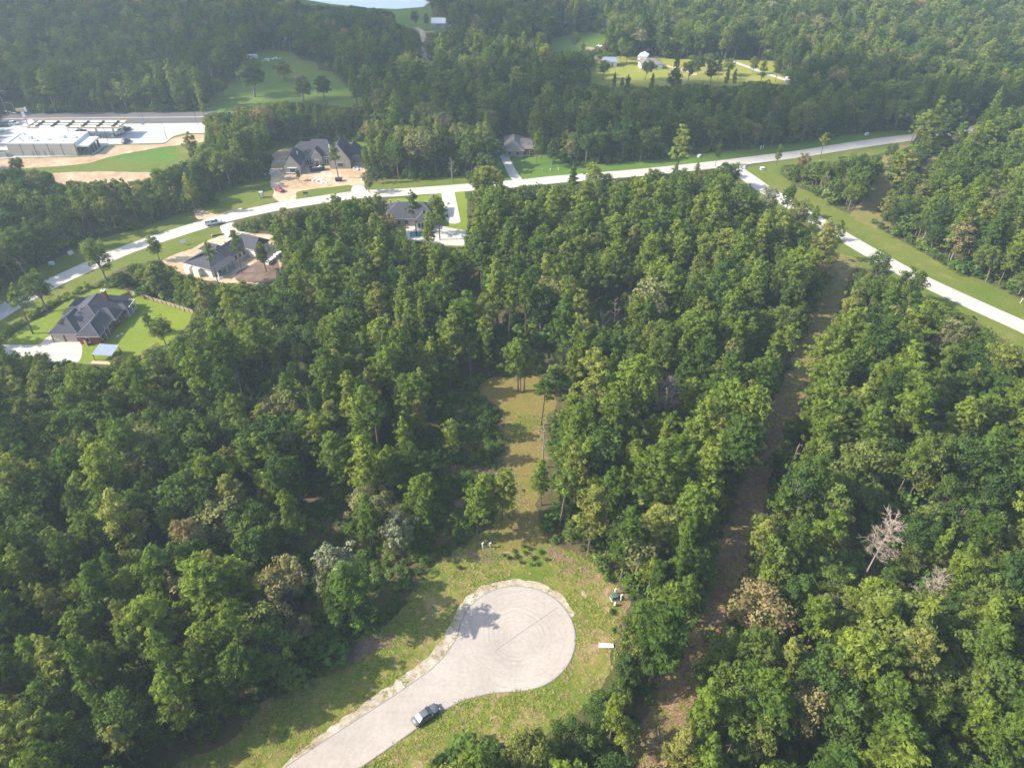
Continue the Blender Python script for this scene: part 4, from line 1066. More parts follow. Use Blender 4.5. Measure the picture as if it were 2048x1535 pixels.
sedan(G(30,250) + (.11,), math.radians(15), paint('white', (0.78, 0.78, 0.78)), 'white car on the side street by the traffic signal', suv=True)
tr = empty('cargo_trailer', G(239,270) + (.09,), math.radians(55), 'loaded grey flatbed trailer behind the charcoal pickup', 'trailer')
MB().box(-2.6, 2.4, -1.05, 1.05, .55, .75).build('deck', M['greymetal'], tr)
for xx in (-2.2, -.6, 1.0): MB().box(xx, xx + 1.3, -.9, .9, .76, 1.7).build('load', M['rubbish'], tr)
for xx in (-2.55, 2.3): MB().box(xx, xx + .08, -1.0, 1.0, .76, 1.5).build('stake_gate', M['black'], tr)
MB().tube([(2.4, 0, .6), (3.6, 0, .6)], .06).build('drawbar', M['black'], tr)
wheels(tr, (-.9, .1), 1.1, .36)

# ------------------------------------------------------------------ buildings
def window(t, x, y, z, w, h, face, frame='trim', name='window'):
    """window set in a wall; face is the outward direction"""
    fx, fy = {'s': (0, -1), 'n': (0, 1), 'e': (1, 0), 'w': (-1, 0)}[face]
    d = .06
    if fy:
        f = MB().box(x - w/2 - .1, x + w/2 + .1, min(y, y + fy*d), max(y, y + fy*d), z - .1, z + h + .1).build(name, M[frame], t)
        MB().box(x - w/2, x + w/2, min(y + fy*d, y + fy*(d+.02)), max(y + fy*d, y + fy*(d+.02)), z, z + h).build('pane', M['glass'], f)
    else:
        f = MB().box(min(x, x + fx*d), max(x, x + fx*d), y - w/2 - .1, y + w/2 + .1, z - .1, z + h + .1).build(name, M[frame], t)
        MB().box(min(x + fx*d, x + fx*(d+.02)), max(x + fx*d, x + fx*(d+.02)), y - w/2, y + w/2, z, z + h).build('pane', M['glass'], f)
    return f

def roofed(t, wing, x0, x1, y0, y1, hw, hr, axis, g0=1, g1=1, ov=.45, wall='brick', roof='shingle', z0=0.0, fascia='trim'):
    MB().box(x0, x1, y0, y1, z0, z0 + hw).build('wall', M[wall], t)
    MB().box(x0 - ov - .03, x1 + ov + .03, y0 - ov - .03, y1 + ov + .03, z0 + hw + .002, z0 + hw + .16).build('fascia', M[fascia], t)
    r = MB().hip(x0, x1, y0, y1, z0 + hw + .161, hr, axis, g0, g1, ov, .05).build('roof', M[roof], t)
    xc, yc, zz = (x0 + x1) / 2, (y0 + y1) / 2, z0 + hw + .211 + hr
    if axis == 'y':
        w = (x1 - x0) / 2 + ov
        MB().tube([(xc, y0 - ov + w * g0, zz), (xc, y1 + ov - w * g1, zz)], .09, 5).build('ridge_cap', M['flashing'], r)
        hips = [((x0 - ov, y0 - ov), (xc, y0 - ov + w * g0)), ((x1 + ov, y0 - ov), (xc, y0 - ov + w * g0))] if g0 else []
    else:
        w = (y1 - y0) / 2 + ov
        MB().tube([(x0 - ov + w * g0, yc, zz), (x1 + ov - w * g1, yc, zz)], .09, 5).build('ridge_cap', M['flashing'], r)
        hips = ([((x0 - ov, y0 - ov), (x0 - ov + w * g0, yc))] if g0 else []) + ([((x1 + ov, y0 - ov), (x1 + ov - w * g1, yc))] if g1 else [])
    for a, b in hips: MB().tube([(a[0], a[1], zz - hr), (b[0], b[1], zz)], .08, 5).build('hip_cap', M['flashing'], r)
    return r

# red brick house (metres on the plan, axis along the lot)
h1 = empty('brick_house', (-119.5, 174.5, 0), 0, 'red brick house with many hipped charcoal roofs and a chimney', 'house')
X, Y = -119.5, 174.5
def L1(x0, x1, y0, y1): return x0 - X, x1 - X, y0 - Y, y1 - Y
roofed(h1, 'main', *L1(-125.6, -113.0, 168.2, 184.2), 2.75, 3.7, 'y', 1, .6)
roofed(h1, 'front', *L1(-118.9, -113.05, 164.6, 173.0), 2.72, 2.3, 'y', 1, 0)
roofed(h1, 'garage', *L1(-127.0, -119.6, 165.8, 174.0), 2.70, 2.7, 'y', 1, 0)
roofed(h1, 'east', *L1(-118.0, -112.2, 172.9, 177.6), 2.68, 2.0, 'x', 0, 1)
roofed(h1, 'entry', *L1(-127.6, -122.0, 175.4, 178.6), 2.66, 1.5, 'x', 1, 0)
roofed(h1, 'bed', *L1(-127.9, -122.0, 180.0, 183.6), 2.64, 1.7, 'x', 1, 0)
pr = MB().hip(*L1(-117.5, -110.9, 178.2, 183.2), 2.62, 1.7, 'x', 0, 1, .3, .06).build('porch_roof', M['shingle'], h1)
MB().box(*L1(-113.0, -110.7, 179.2, 183.4), 2.70, 2.86).build('porch_flat_roof', M['trim'], h1)
for cy_ in (178.4, 180.8, 183.1): MB().box(*L1(-111.1, -110.85, cy_ - .13, cy_ + .13), .05, 2.62).build('porch_post', M['trim'], h1)
MB().box(*L1(-113.0, -110.7, 178.0, 183.4), .02, .12).build('porch_slab', M['drive'], h1)
ch = MB().box(*L1(-117.3, -116.3, 179.4, 180.4), 3.0, 7.9).build('chimney', M['brick'], h1)
MB().box(*L1(-117.4, -116.2, 179.3, 180.5), 7.9, 8.05).build('chimney_cap', M['trim'], ch)
MB().tube([(-116.8 - X, 179.9 - Y, 8.05), (-116.8 - X, 179.9 - Y, 8.5)], .22, 8).build('flue', M['greymetal'], ch)
for gx in (-125.1, -121.6):
    gd = MB().box(*L1(gx - 1.45, gx + 1.45, 165.70, 165.79), .05, 2.3).build('garage_door', M['garage'], h1)
    for k in range(3): MB().box(*L1(gx - 1.4, gx + 1.4, 165.675, 165.69), .2 + k * .72, .82 + k * .72).build('door_panel', M['garage'], gd)
for wy in (166.0, 168.4, 170.9): window(h1, -113.05 - X, wy - Y, 1.0, 1.0, 1.3, 'e')
window(h1, -112.2 - X, 175.2 - Y, .9, 1.3, 1.4, 'e')
window(h1, -116.5 - X, 164.6 - Y, 1.0, .9, 1.1, 's')
for vx, vy, vz in ((-118.2, 174.8, 6.0), (-117.6, 175.6, 5.7), (-114.4, 166.9, 3.9), (-118.9, 178.6, 6.3), (-120.6, 173.2, 6.0)):
    MB().tube([(vx - X, vy - Y, vz - .6), (vx - X, vy - Y, vz + .35)], .13, 6).build('roof_vent', M['black'], h1)
for sy in (-1, 1): MB().box(*L1(-112.62, -112.50, 168.0 + sy, 168.12 + sy), .05, 2.7).build('downpipe', M['trim'], h1)
# garden shelter
sl = empty('garden_shelter', (-108.6, 158.6, 0), math.radians(-6), 'open timber shelter with slate roof beside the brick house', 'shelter')
MB().poly([(-3.0,-2.0,2.15),(2.6,-2.0,2.15),(2.6,2.2,2.75),(-3.0,2.2,2.75)]).poly([(-3.0,2.2,2.67),(2.6,2.2,2.67),(2.6,-2.0,2.07),(-3.0,-2.0,2.07)]).poly([(-3.0,-2.0,2.15),(-3.0,-2.0,2.07),(2.6,-2.0,2.07),(2.6,-2.0,2.15)]).build('roof', M['bluegrey'], sl)
for a in (-2.8, 2.4):
    for b in (-1.8, 2.0): MB().box(a - .09, a + .09, b - .09, b + .09, 0, 2.1).build('post', M['wood'], sl)
MB().box(-3.4, 3.2, -3.2, -2.0, .02, .12).build('deck', M['rail'], sl)
for k in range(6): MB().box(2.62 + .005 * k, 2.72 + .005 * k, -2.0 + k * .7, -1.4 + k * .7, .1, 1.3).build('board', M['wood'], sl)
# fences
def rail_fence(p, q, label, n, rails=3, mat='rail', h=1.35):
    p = Vector(p); q = Vector(q); L = (q - p).length
    t = empty('rail_fence', (p.x, p.y, 0), math.atan2(q.y - p.y, q.x - p.x), label, 'fence')
    pm = MB().box(-.08, .08, -.08, .08, 0, h).mesh('post', M[mat]); rm = MB().box(0, L, .085, .16, -.1, .1).mesh('rail', M[mat])
    for i in range(n + 1): link('post', pm, t, (L * i / n, 0, 0))
    for k in range(rails): link('rail', rm, t, (0, 0, h * (.28 + .32 * k)))
    return t
rail_fence(G(263,589), G(387,628), 'three rail pale timber fence along the brick house lawn', 14)
rail_fence(G(285,712), G(318,692), 'short pale rail fence at the lawn corner by the oak', 5)
def board_fence(p, q, label, n):
    p = Vector(p); q = Vector(q); L = (q - p).length
    t = empty('board_fence', (p.x, p.y, 0), math.atan2(q.y - p.y, q.x - p.x), label, 'fence')
    bm_ = MB().box(0, L / n - .02, -.02, .02, .05, 1.8).mesh('board', M['wood']); r = MB().box(0, L, .025, .08, .5, .6).mesh('rail', M['wood'])
    for i in range(n): link('board', bm_, t, (L * i / n, 0, .03 * math.sin(i * 7.1)))
    for z in (0, .9): link('rail', r, t, (0, 0, z))
    return t
board_fence(G(238,603), G(263,592), 'brown board fence panel behind the brick house', 22)
board_fence(G(160,683), G(176,692), 'brown board screen beside the brick house garage', 16)
# propane tank and bits by the brick house
pt = empty('storage_tank', G(183,687) + (.03,), .2, 'small white tank beside the brick house wall', 'tank')
MB().tube([(-.95,0,.65),(-.85,0,.65),(.85,0,.65),(.95,0,.65)], [.2,.42,.42,.2], 10).build('tank', M['whitemetal'], pt, smooth=True)
for a in (-.6, .6): MB().box(a - .06, a + .06, -.3, .3, 0, .3).build('leg', M['greymetal'], pt)
for k, (a, b) in enumerate(((236,672),(244,668))):
    o = empty('septic_lid', G(a, b) + (.04,), .3 * k, 'pale round lid set in the brick house lawn', 'lid', 'lids in the lawn')
    MB().tube([(0,0,0),(0,0,.09)], .38, 12).build('cover', M['pale_box'], o); MB().tube([(-.1,0,.1),(.1,0,.1)], .03, 5).build('handle', M['greymetal'], o)

# white house under construction, turned on its lot
h2 = empty('white_house', (-104.2, 204.6, 0), math.radians(-24.2), 'white stucco house under construction with charcoal roofs', 'house')
roofed(h2, 'a', .6, 10.9, .6, 9.0, 2.9, 2.9, 'y', 1, 1, .5, 'stucco')
roofed(h2, 'b', 3.8, 11.0, 8.0, 17.5, 2.88, 2.6, 'y', 0, 0, .5, 'stucco')
roofed(h2, 'c', 5.4, 14.8, 16.4, 23.4, 2.92, 2.7, 'x', .7, .2, .5, 'stucco')
roofed(h2, 'd', -1.6, 4.2, 9.4, 13.6, 2.86, 1.9, 'x', 1, 0, .4, 'stucco')
MB().box(1.0, 3.4, -1.0, .6, 0, 2.8).build('bay', M['stucco'], h2); MB().box(4.6, 7.0, -.9, .6, 0, 2.8).build('bay', M['stucco'], h2)
for k in range(4): window(h2, 11.0, 9.7 + k * 1.9, .9, .9, 1.5, 'e')
window(h2, 14.8, 19.6, .3, 2.6, 2.1, 'e', name='patio_door')
for py_ in (1.0, 4.8, 8.6): MB().box(13.0, 13.35, py_ - .18, py_ + .18, .1, 2.75).build('porch_post', M['trim'], h2)
MB().poly([(10.95,.2,3.6),(13.6,.2,2.85),(13.6,9.2,2.85),(10.95,9.2,3.6)]).poly([(10.95,9.2,3.5),(13.6,9.2,2.75),(13.6,.2,2.75),(10.95,.2,3.5)]).poly([(13.6,.2,2.85),(13.6,.2,2.75),(13.6,9.2,2.75),(13.6,9.2,2.85)]).build('porch_roof', M['shingle'], h2)
MB().box(10.9, 13.7, .0, 9.3, .03, .16).build('porch_slab', M['drive'], h2)
window(h2, 10.9, 3.2, .3, 2.0, 2.1, 'e', name='patio_door')
for vx, vy, vz in ((6.5, 13, 5.4), (8.6, 14.5, 4.6), (5.2, 7.2, 5.0), (10.2, 20.5, 5.5)): MB().tube([(vx, vy, vz - .6), (vx, vy, vz + .35)], .12, 6).build('roof_vent', M['black'], h2)
rt = empty('red_sheet', G(467,472) + (.09,), .5, 'red sheet stacked against the white house garage', 'sheet')
MB().box(-.8, .8, -.05, .05, 0, 2.2).build('sheet', M['redsheet'], rt); MB().box(-.9, -.82, -.5, .5, 0, 1.2).build('prop', M['wood'], rt)
for k, (a, b) in enumerate(((548,519),(553,514),(559,510),(543,524),(538,528))):
    o = empty('material_pallet', G(a, b) + (.04,), .35 + .2 * k, 'white wrapped pallet of building material in the dirt yard', 'pallet', 'pallets lined up behind the white house')
    MB().box(-.75, .75, -.6, .6, .14, .95 + .06 * k).build('load', M['rubbish'], o); MB().box(-.8, .8, -.62, .62, 0, .135).build('pallet_base', M['wood'], o)
sg = empty('site_sign', G(368,490) + (.03,), .55, 'blank white site sign on two posts by the road', 'sign')
MB().box(-.9, .9, -.03, .03, .7, 1.9).build('board', M['whitemetal'], sg)
for a in (-.75, .75): MB().box(a - .05, a + .05, .035, .12, 0, 1.8).build('post', M['wood'], sg)
cv = empty('culvert_pipe', G(437,473 - 2) + (.05,), .35, 'black drain pipe end beside the white house driveway', 'pipe')
MB().tube([(-2, 0, .2), (2, 0, .2)], .25, 8).build('pipe', M['black'], cv); MB().box(-2.2, -2.0, -.5, .5, 0, .5).build('headwall', M['drive'], cv)

# grey stone house under construction
g0 = G(587, 349)
h3 = empty('stone_house', (g0[0], g0[1], 0), math.radians(2), 'grey stone house under construction with steep blue grey gables', 'house')
def steep(x0, x1, y0, y1, hw, hr, name='roof'):
    MB().box(x0, x1, y0 + .25, y1, 0, hw).build('wall', M['stone'], h3)
    MB().gable(x0, x1, y0, 0, hw, hw + hr - .15).build('gable_wall', M['stone'], h3)
    return MB().hip(x0, x1, y0 + .45, y1, hw + .02, hr, 'y', 0, 1, .35, .1).build(name, M['shingle'], h3)
steep(-3.2, 3.1, 0, 12, 3.6, 4.4)
roofed(h3, 'mid', 2.0, 16.0, 9.5, 20.5, 3.5, 5.0, 'x', .75, .75, .4, 'stone', 'shingle')
steep(6.1, 10.4, 8.4, 14, 3.9, 3.3)
steep(14.0, 22.3, 5.0, 18, 3.6, 6.6)
roofed(h3, 'garage', 19.5, 25.3, 12, 20, 3.0, 3.8, 'y', .8, .8, .4, 'stone', 'shingle')
roofed(h3, 'rear', -2.6, 4.5, 11, 18.5, 3.45, 4.2, 'x', 1, 0, .4, 'stone', 'shingle')
w_ = window(h3, 0, 0, 1.0, 2.2, 1.3, 's'); MB().box(-1.9, 1.9, -.5, -.02, 2.75, 2.95).build('awning', M['trim'], h3)
MB().box(-2.4, 2.6, -1.0, -.7, 1.0, 1.15).build('scaffold_board', M['trim'], h3)
for a in (-2.2, .2, 2.4): MB().box(a - .05, a + .05, -.9, -.8, 0, 1.0).build('scaffold_post', M['trim'], h3)
dr = MB().box(7.3, 9.2, 8.25, 8.38, .05, 2.6).build('door_arch', M['trim'], h3); MB().box(7.55, 8.95, 8.2, 8.245, .05, 2.4).build('door', M['wood'], dr)
for a, b in ((3.9, 5.6), (11.0, 12.8)):
    MB().box(a - .3, b + .3, 9.3, 9.45, .2, 3.2).build('sheathing', M['board'], h3)
    for k in range(2): window(h3, a + .45 + k * .95, 9.3, .5, .7, 2.0, 's')
window(h3, 8.25, 8.4, 4.6, .5, .8, 's')
window(h3, 18.2, 5.0, 1.0, 2.4, 1.6, 's')
for a, b, c in ((1.6, 5.5, 7.0), (13.6, 11, 7.4), (14.0, 9.0, 6.6)): MB().tube([(a, b, c - 1), (a, b, c + .4)], .22, 7).build('roof_vent', M['trim'], h3)
db = empty('roll_off_dumpster', G(635, 341) + (.05,), math.radians(20), 'black open dumpster full of scrap in front of the stone house', 'dumpster')
for bx in ((-2.9, 2.9, -1.15, -1.05), (-2.9, 2.9, 1.05, 1.15), (-2.9, -2.8, -1.05, 1.05), (2.8, 2.9, -1.05, 1.05)): MB().box(*bx, .15, 1.65).build('side', M['black'], db)
MB().box(-2.85, 2.85, -1.1, 1.1, .1, .15).build('floor_plate', M['black'], db)
for k in range(7): MB().box(-2.4 + k * .68, -2.0 + k * .7, -.8 + .2 * (k % 3), .4 + .2 * (k % 4), .16, 1.2 + .25 * (k % 3)).build('scrap', M['rubbish'], db)
nb = empty('water_trough', G(678, 362) + (.05,), .1, 'dark navy bin at the foot of the lone plot pine', 'bin')
MB().loft([[(-1.1,-.7,0),(1.1,-.7,0),(1.1,.7,0),(-1.1,.7,0)], [(-1.35,-.9,1.1),(1.35,-.9,1.1),(1.35,.9,1.1),(-1.35,.9,1.1)]]).build('tub', M['navy'], nb)
MB().box(-1.4, 1.4, -.95, .95, 1.1, 1.16).build('lid', M['black'], nb)
rp = np.random.default_rng(4)
for k, (a, b, lab) in enumerate(((641,362,'white broken rubble heap on the stone house plot'),(548,345,'white sheeting and scrap heap beside the stone house wall'),(712,338,'scrap timber heap on the orange soil'),(1198,92,'white scrap heap in the far farmyard'),(546,118,'white junk heap in the pasture'),(533,122,'grey junk heap beside the white camper'))):
    gx, gy = G(a, b); hp = empty('scrap_heap', (gx, gy, .05), 0, lab, 'heap')
    for q in range(12):
        p = rp.normal(size=2) * 1.1; s = .25 + .5 * rp.random()
        o = MB().loft([[(-s,-s*.7,0),(s,-s*.6,0),(s*.9,s*.7,0),(-s*.8,s*.6,0)], [(-s*.7,-s*.4,s*.7),(s*.6,-s*.5,s*.5),(s*.7,s*.5,s*.8),(-s*.6,s*.4,s*.6)]]).build('chunk', M['rubbish'], hp)
        o.location = (p[0] * 1.6, p[1], 0); o.rotation_euler = (0, 0, rp.random() * 6)
pt = empty('portable_toilet', G(524, 395) + (.04,), .3, 'grey and white portable toilet on the vacant lot', 'portable toilet')
MB().box(-.6, .6, -.6, .6, .1, 2.2).build('cabin', M['bluegrey'], pt); MB().hip(-.6, .6, -.6, .6, 2.2, .2, 'x', 1, 1, .05, .05).build('roof', M['whitemetal'], pt)
MB().box(-.4, .4, -.64, -.605, .2, 2.0).build('door', M['whitemetal'], pt); MB().box(-.7, .7, -.7, .7, 0, .098).build('skid', M['black'], pt)
ms = empty('site_mailbox', G(612, 392) + (.04,), .1, 'dark information board on posts by the stone house verge', 'board')
MB().box(-.9, .9, -.05, .05, .8, 1.6).build('board', M['black'], ms)
for a in (-.7, .7): MB().box(a - .05, a + .05, .055, .14, 0, 1.6).build('post', M['wood'], ms)

# taupe roofed house up the long driveway
h4 = empty('taupe_house', (2.6, 300.5, 0), 0, 'single storey house with taupe hipped roof up the long driveway', 'house')
roofed(h4, 'a', -5.6, 2.2, 0, 15.5, 2.7, 2.8, 'y', 1, 1, .45, 'stone', 'shingle_brown')
roofed(h4, 'b', 1.4, 9.6, 2.5, 12.5, 2.68, 2.5, 'x', 0, 1, .45, 'brick', 'shingle_brown')
window(h4, -3.6, 0, .9, 1.2, 1.4, 's'); window(h4, -.2, 0, .9, 1.2, 1.4, 's'); window(h4, 6.5, 2.5, .9, 1.4, 1.4, 's')
d4 = MB().box(3.2, 4.3, 2.42, 2.495, .05, 2.2).build('door', M['wood'], h4); MB().box(4.05, 4.15, 2.38, 2.415, 1.0, 1.15).build('handle', M['greymetal'], d4)
for k in range(2): MB().box(-5.67, -5.605, 8.2 + k * 3.2, 10.9 + k * 3.2, .05, 2.2).build('garage_door', M['garage'], h4)
for a, b in ((1.8, 2.2), (4.8, 2.2)): MB().box(a - .1, a + .1, b - 1.4, b - 1.2, 0, 2.6).build('porch_post', M['trim'], h4)
MB().box(1.6, 5.1, .9, 2.4, .02, .14).build('porch_slab', M['drive'], h4)
# pool house hidden by pines
h5 = empty('pool_house', (-35.5, 241.0, 0), 0, 'house with wide dark roof behind pines beside a pool patio', 'house')
roofed(h5, 'a', -9.5, 8.6, -4.6, 6.2, 2.9, 3.6, 'x', .9, .9, .5, 'stone')
roofed(h5, 'b', 2.0, 6.6, -7.2, 0, 2.88, 2.0, 'y', 1, 0, .4, 'stucco')
roofed(h5, 'c', 5.0, 8.8, 2, 9.4, 2.86, 2.6, 'y', 0, 0, .3, 'stone')
for k in range(3): window(h5, 3.2 + k * 1.1, -7.2, .7, .75, 1.6, 's')
for k in range(3): window(h5, -6.8 + k * 2.6, -4.6, .7, 1.2, 1.5, 's')
for a in (-7.5, -4.8): MB().box(a - .3, a + .3, 1.6, 2.2, 4.0, 7.0).build('chimney', M['stone'], h5)
pl = empty('swimming_pool', G(842, 469) + (.08,), .08, 'small turquoise swimming pool on the white patio', 'pool')
MB().box(-4.2, 3.2, -2.3, -2.0, 0, .12).box(-4.2, 3.2, 2.0, 2.3, 0, .12).box(-4.2, -3.9, -2.0, 2.0, 0, .12).box(2.9, 3.2, -2.0, 2.0, 0, .12).build('coping', M['trim'], pl)
MB().box(-3.9, 2.9, -2.0, 2.0, .01, .05).build('water', M['pool'], pl)
tb = empty('patio_table', G(853, 461) + (.08,), 0, 'dark round patio table beside the pool', 'table')
MB().tube([(0,0,.70),(0,0,.76)], .9, 12).build('table_top', M['black'], tb); MB().tube([(0,0,0),(0,0,.7)], .08, 6).build('leg', M['black'], tb)
lb = empty('patio_lounger', G(868, 466) + (.08,), .5, 'dark lounger on the white pool patio', 'lounger')
MB().box(-1, .4, -.35, .35, .25, .35).build('seat', M['black'], lb); MB().poly([(.4,-.35,.35),(1.0,-.35,.85),(1.0,.35,.85),(.4,.35,.35)]).build('backrest', M['black'], lb)
for a in (-.9, .3): MB().box(a, a + .06, -.33, .33, 0, .25).build('leg', M['black'], lb)

# fuel station
s0 = G(88, 312)
st = empty('store_building', (s0[0], s0[1], 0), math.radians(.5), 'flat roofed cream convenience store with white roof and rooftop units', 'store')
W0, W1, D = -14.0, 14.4, 13.5
MB().box(W0, W1, .12, D, 0, 5.0).build('wall', M['stucco'], st)
for k in range(5):
    a = W0 + (W1 - W0) * k / 5 + .12; b = W0 + (W1 - W0) * (k + 1) / 5 - .12
    MB().box(a, b, .0, .115, .1, 5.0).build('wall_panel', M['panel'], st)
for k in range(1, 6): MB().box(W0 + (W1 - W0) * k / 5 - .11, W0 + (W1 - W0) * k / 5 + .11, -.02, .1, .05, 5.1).build('pilaster', M['darkstone'], st)
MB().box(W0 + .3, W1 - .3, .4, D - .3, 5.001, 5.06).build('roof', M['roofwhite'], st)
for bx in ((W0, W1, .0, .3), (W0, W1, D - .3, D), (W0, W0 + .3, .3, D - .3), (W1 - .3, W1, .3, D - .3)): MB().box(*bx, 5.02, 5.55).build('parapet', M['roofwhite'], st)
MB().box(-6, 6, D - .2, D + .6, 5.2, 7.2).build('entrance_parapet', M['roofwhite'], st)
for a, b, w, h in ((-12, 11, .9, 1.0), (-11, 5.5, .8, .9), (-7, 6.5, 1.5, 1.2), (-8.5, 3, .8, .7), (-3, 3.4, 1.2, .9), (1.5, 5, 1.0, .8), (6.5, 7.5, 1.5, 1.2), (10.5, 8, 1.2, 1.0), (11.8, 6.8, 1.4, 1.0), (8, 3, .9, .5)):
    u = MB().box(a - w * .7, a + w * .7, b - w * .6, b + w * .6, 5.061, 5.061 + h).build('rooftop_unit', M['pale_box'], st)
    MB().tube([(a, b, 5.061 + h), (a, b, 5.12 + h)], w * .4, 8).build('fan', M['greymetal'], u)
for a in (-4.5, -2.2, .5, 3.6): MB().box(a, a + .7, -.06, -.005, .1, 2.2).build('service_door', M['greymetal'], st)
MB().box(W1, W1 + 5.4, .8, D - 2.5, 3.6, 4.3).build('porch_roof', M['roofwhite'], st)
for b in (1.2, 4.0, 6.8, 9.6):
    MB().box(W1 + 4.6, W1 + 5.2, b - .3, b + .3, .1, 3.6).build('porch_column', M['darkstone'], st)
MB().box(W1 + .02, W1 + .1, 1.2, D - 3, .3, 3.0).build('shop_window', M['glass'], st)
MB().box(W1 + .6, W1 + 1.2, .9, 1.5, .1, 3.6).build('porch_column', M['darkstone'], st); MB().box(W1 + 2.6, W1 + 3.2, .9, 1.5, .1, 3.6).build('porch_column', M['darkstone'], st)
ce = empty('dumpster_enclosure', G(6, 312) + (.08,), 0, 'low grey walled bin enclosure beside the store', 'enclosure')
for bx in ((-2.5, 2.5, -1.6, -1.4), (-2.5, 2.5, 1.4, 1.6), (-2.5, -2.3, -1.4, 1.4)): MB().box(*bx, 0, 2.0).build('wall', M['panel'], ce)
MB().box(2.3, 2.42, -1.4, 1.4, .1, 1.8).build('gate', M['greymetal'], ce)
cn = empty('fuel_canopy', (-192.8, 325.6, 0), 0, 'long fuel canopy with white roof and amber fascia', 'canopy')
MB().box(-20, 20, -4.2, 4.2, 4.9, 5.2).build('roof_deck', M['roofwhite'], cn)
for bx in ((-20.2, 20.2, -4.4, -4.2), (-20.2, 20.2, 4.2, 4.4), (-20.2, -20, -4.2, 4.2), (20, 20.2, -4.2, 4.2)): MB().box(*bx, 4.85, 5.6).build('fascia', M['yellow'], cn)
for b in (-1.6, 1.6): MB().box(-19.6, 19.6, b - .25, b + .25, 5.201, 5.5).build('roof_gutter', M['black'], cn)
for k in range(6): MB().box(-17 + k * 6.7, -16.2 + k * 6.7, -3.4, 3.4, 5.201, 5.68).build('roof_beam', M['black'], cn)
for k in range(5):
    cx = -15.5 + k * 7.6
    MB().box(cx - .3, cx + .3, -.3, .3, .1, 4.9).build('column', M['whitemetal'], cn)
for k in range(5):
    cx = -192.8 - 15.5 + k * 7.6
    o = empty('fuel_pump', (cx, 323.6, .09), 0, 'white fuel pump on an island under the amber canopy', 'fuel pump', 'fuel pumps under the canopy')
    MB().box(-.5, .5, -.35, .35, .15, 2.0).build('cabinet', M['whitemetal'], o); MB().box(-.4, .4, -.38, -.352, 1.1, 1.7).build('screen', M['black'], o)
    MB().box(-1.0, 1.0, -.6, 1.6, 0, .15).build('island', M['drive'], o); MB().tube([(.52, -.1, 1.5), (.75, -.1, .9), (.55, -.1, .5)], .04, 5).build('hose', M['black'], o)
def pole(name, base, h, label, cat, arm=None, r=.11, mat='greymetal', group=None):
    t = empty(name, base + (.05,), 0, label, cat, group)
    MB().tube([(0, 0, 0), (0, 0, h)], [r, r * .6], 7).build('pole', M[mat], t)
    MB().tube([(0, 0, 0), (0, 0, .25)], r * 2, 8).build('base', M['drive'], t)
    if arm:
        MB().tube([(0, 0, h - .1), (arm * .6, 0, h + .35), (arm, 0, h + .4)], .06, 5).build('arm', M[mat], t)
        MB().box(arm - .35, arm + .35, -.18, .18, h + .28, h + .4).build('lamp_head', M[mat], t)
    return t
pole('street_lamp', G(18, 234), 11.5, 'tall grey street lamp across the highway junction', 'street lamp', 2.2)
ts = pole('traffic_signal', G(43, 254), 10.5, 'grey traffic signal mast with long arm at the side street', 'traffic signal', -2.4)
MB().tube([(0, 0, 6.2), (-6.5, 1.5, 6.8)], .09, 6).build('mast_arm', M['greymetal'], ts)
for k in range(3): MB().box(-6.2 + k * 2.1, -5.9 + k * 2.1, 1.05 - .4 * k, 1.3 - .4 * k, 6.0, 7.1).build('signal_head', M['black'], ts)
sp_ = empty('price_sign', G(56, 250) + (.04,), .1, 'amber and white sign on a red and white pole by the canopy', 'sign')
MB().tube([(0, 0, 0), (0, 0, 6)], .16, 7).build('pole', M['redsheet'], sp_)
MB().box(-2.6, 1.2, -.15, .15, 6.2, 7.6).build('amber_board', M['yellow'], sp_); MB().box(1.25, 2.0, -.15, .15, 6.0, 8.0).build('white_board', M['whitemetal'], sp_); MB().box(-.8, .4, -.15, .15, 3.6, 6.0).build('price_board', M['whitemetal'], sp_)
FL = 'slim light poles on the forecourt'
for a, b in ((334, 279), (216, 283), (395, 250), (288, 243)): pole('light_pole', G(a, b), 7.0, 'slim dark light pole at the edge of the fuel station forecourt', 'light pole', -.8, .08, 'black', FL)
bs = empty('pole_sign', G(286, 250) + (.04,), 0, 'small blue and white board sign on the grass by the highway', 'sign')
MB().box(-.7, .7, -.1, .1, .5, 2.2).build('board', M['bluegrey'], bs); MB().box(-.7, .7, -.12, .12, 0, .498).build('plinth', M['drive'], bs)

# far buildings
b0 = G(877, 57)
br = empty('white_barn', (b0[0], b0[1], 0), 0, 'white metal roofed barn beyond the woods near the lake', 'barn')
MB().box(-4.4, 4.4, 0, 9, 0, 3.0).build('wall', M['panel'], br); MB().hip(-4.4, 4.4, 0, 9, 3.0, 2.4, 'x', 0, 0, .4, .08).build('roof', M['whitemetal'], br)
MB().box(-1.5, 1.5, -.08, -.01, 0, 2.6).build('door', M['greymetal'], br); MB().box(4.4, 8.0, 3, 8, 0, 2.2).build('lean_to', M['whitemetal'], br)
sh_ = empty('white_shed', G(1286, 120) + (0,), math.radians(-20), 'pale gabled metal workshop among the far trees', 'shed'); sh_.scale = (.85, .85, .75)
MB().box(-3, 3, -4, 4, 0, 3.4).build('wall', M['whitemetal'], sh_); MB().hip(-3, 3, -4, 4, 3.4, 1.6, 'y', 0, 0, .3, .08).build('roof', M['roofwhite'], sh_); MB().box(-1.3, 1.3, -4.08, -4.01, 0, 2.7).build('door', M['panel'], sh_)
fh = empty('grey_farmhouse', G(1300, 135) + (0,), .1, 'low grey roofed farmhouse beside the white farm drive', 'house')
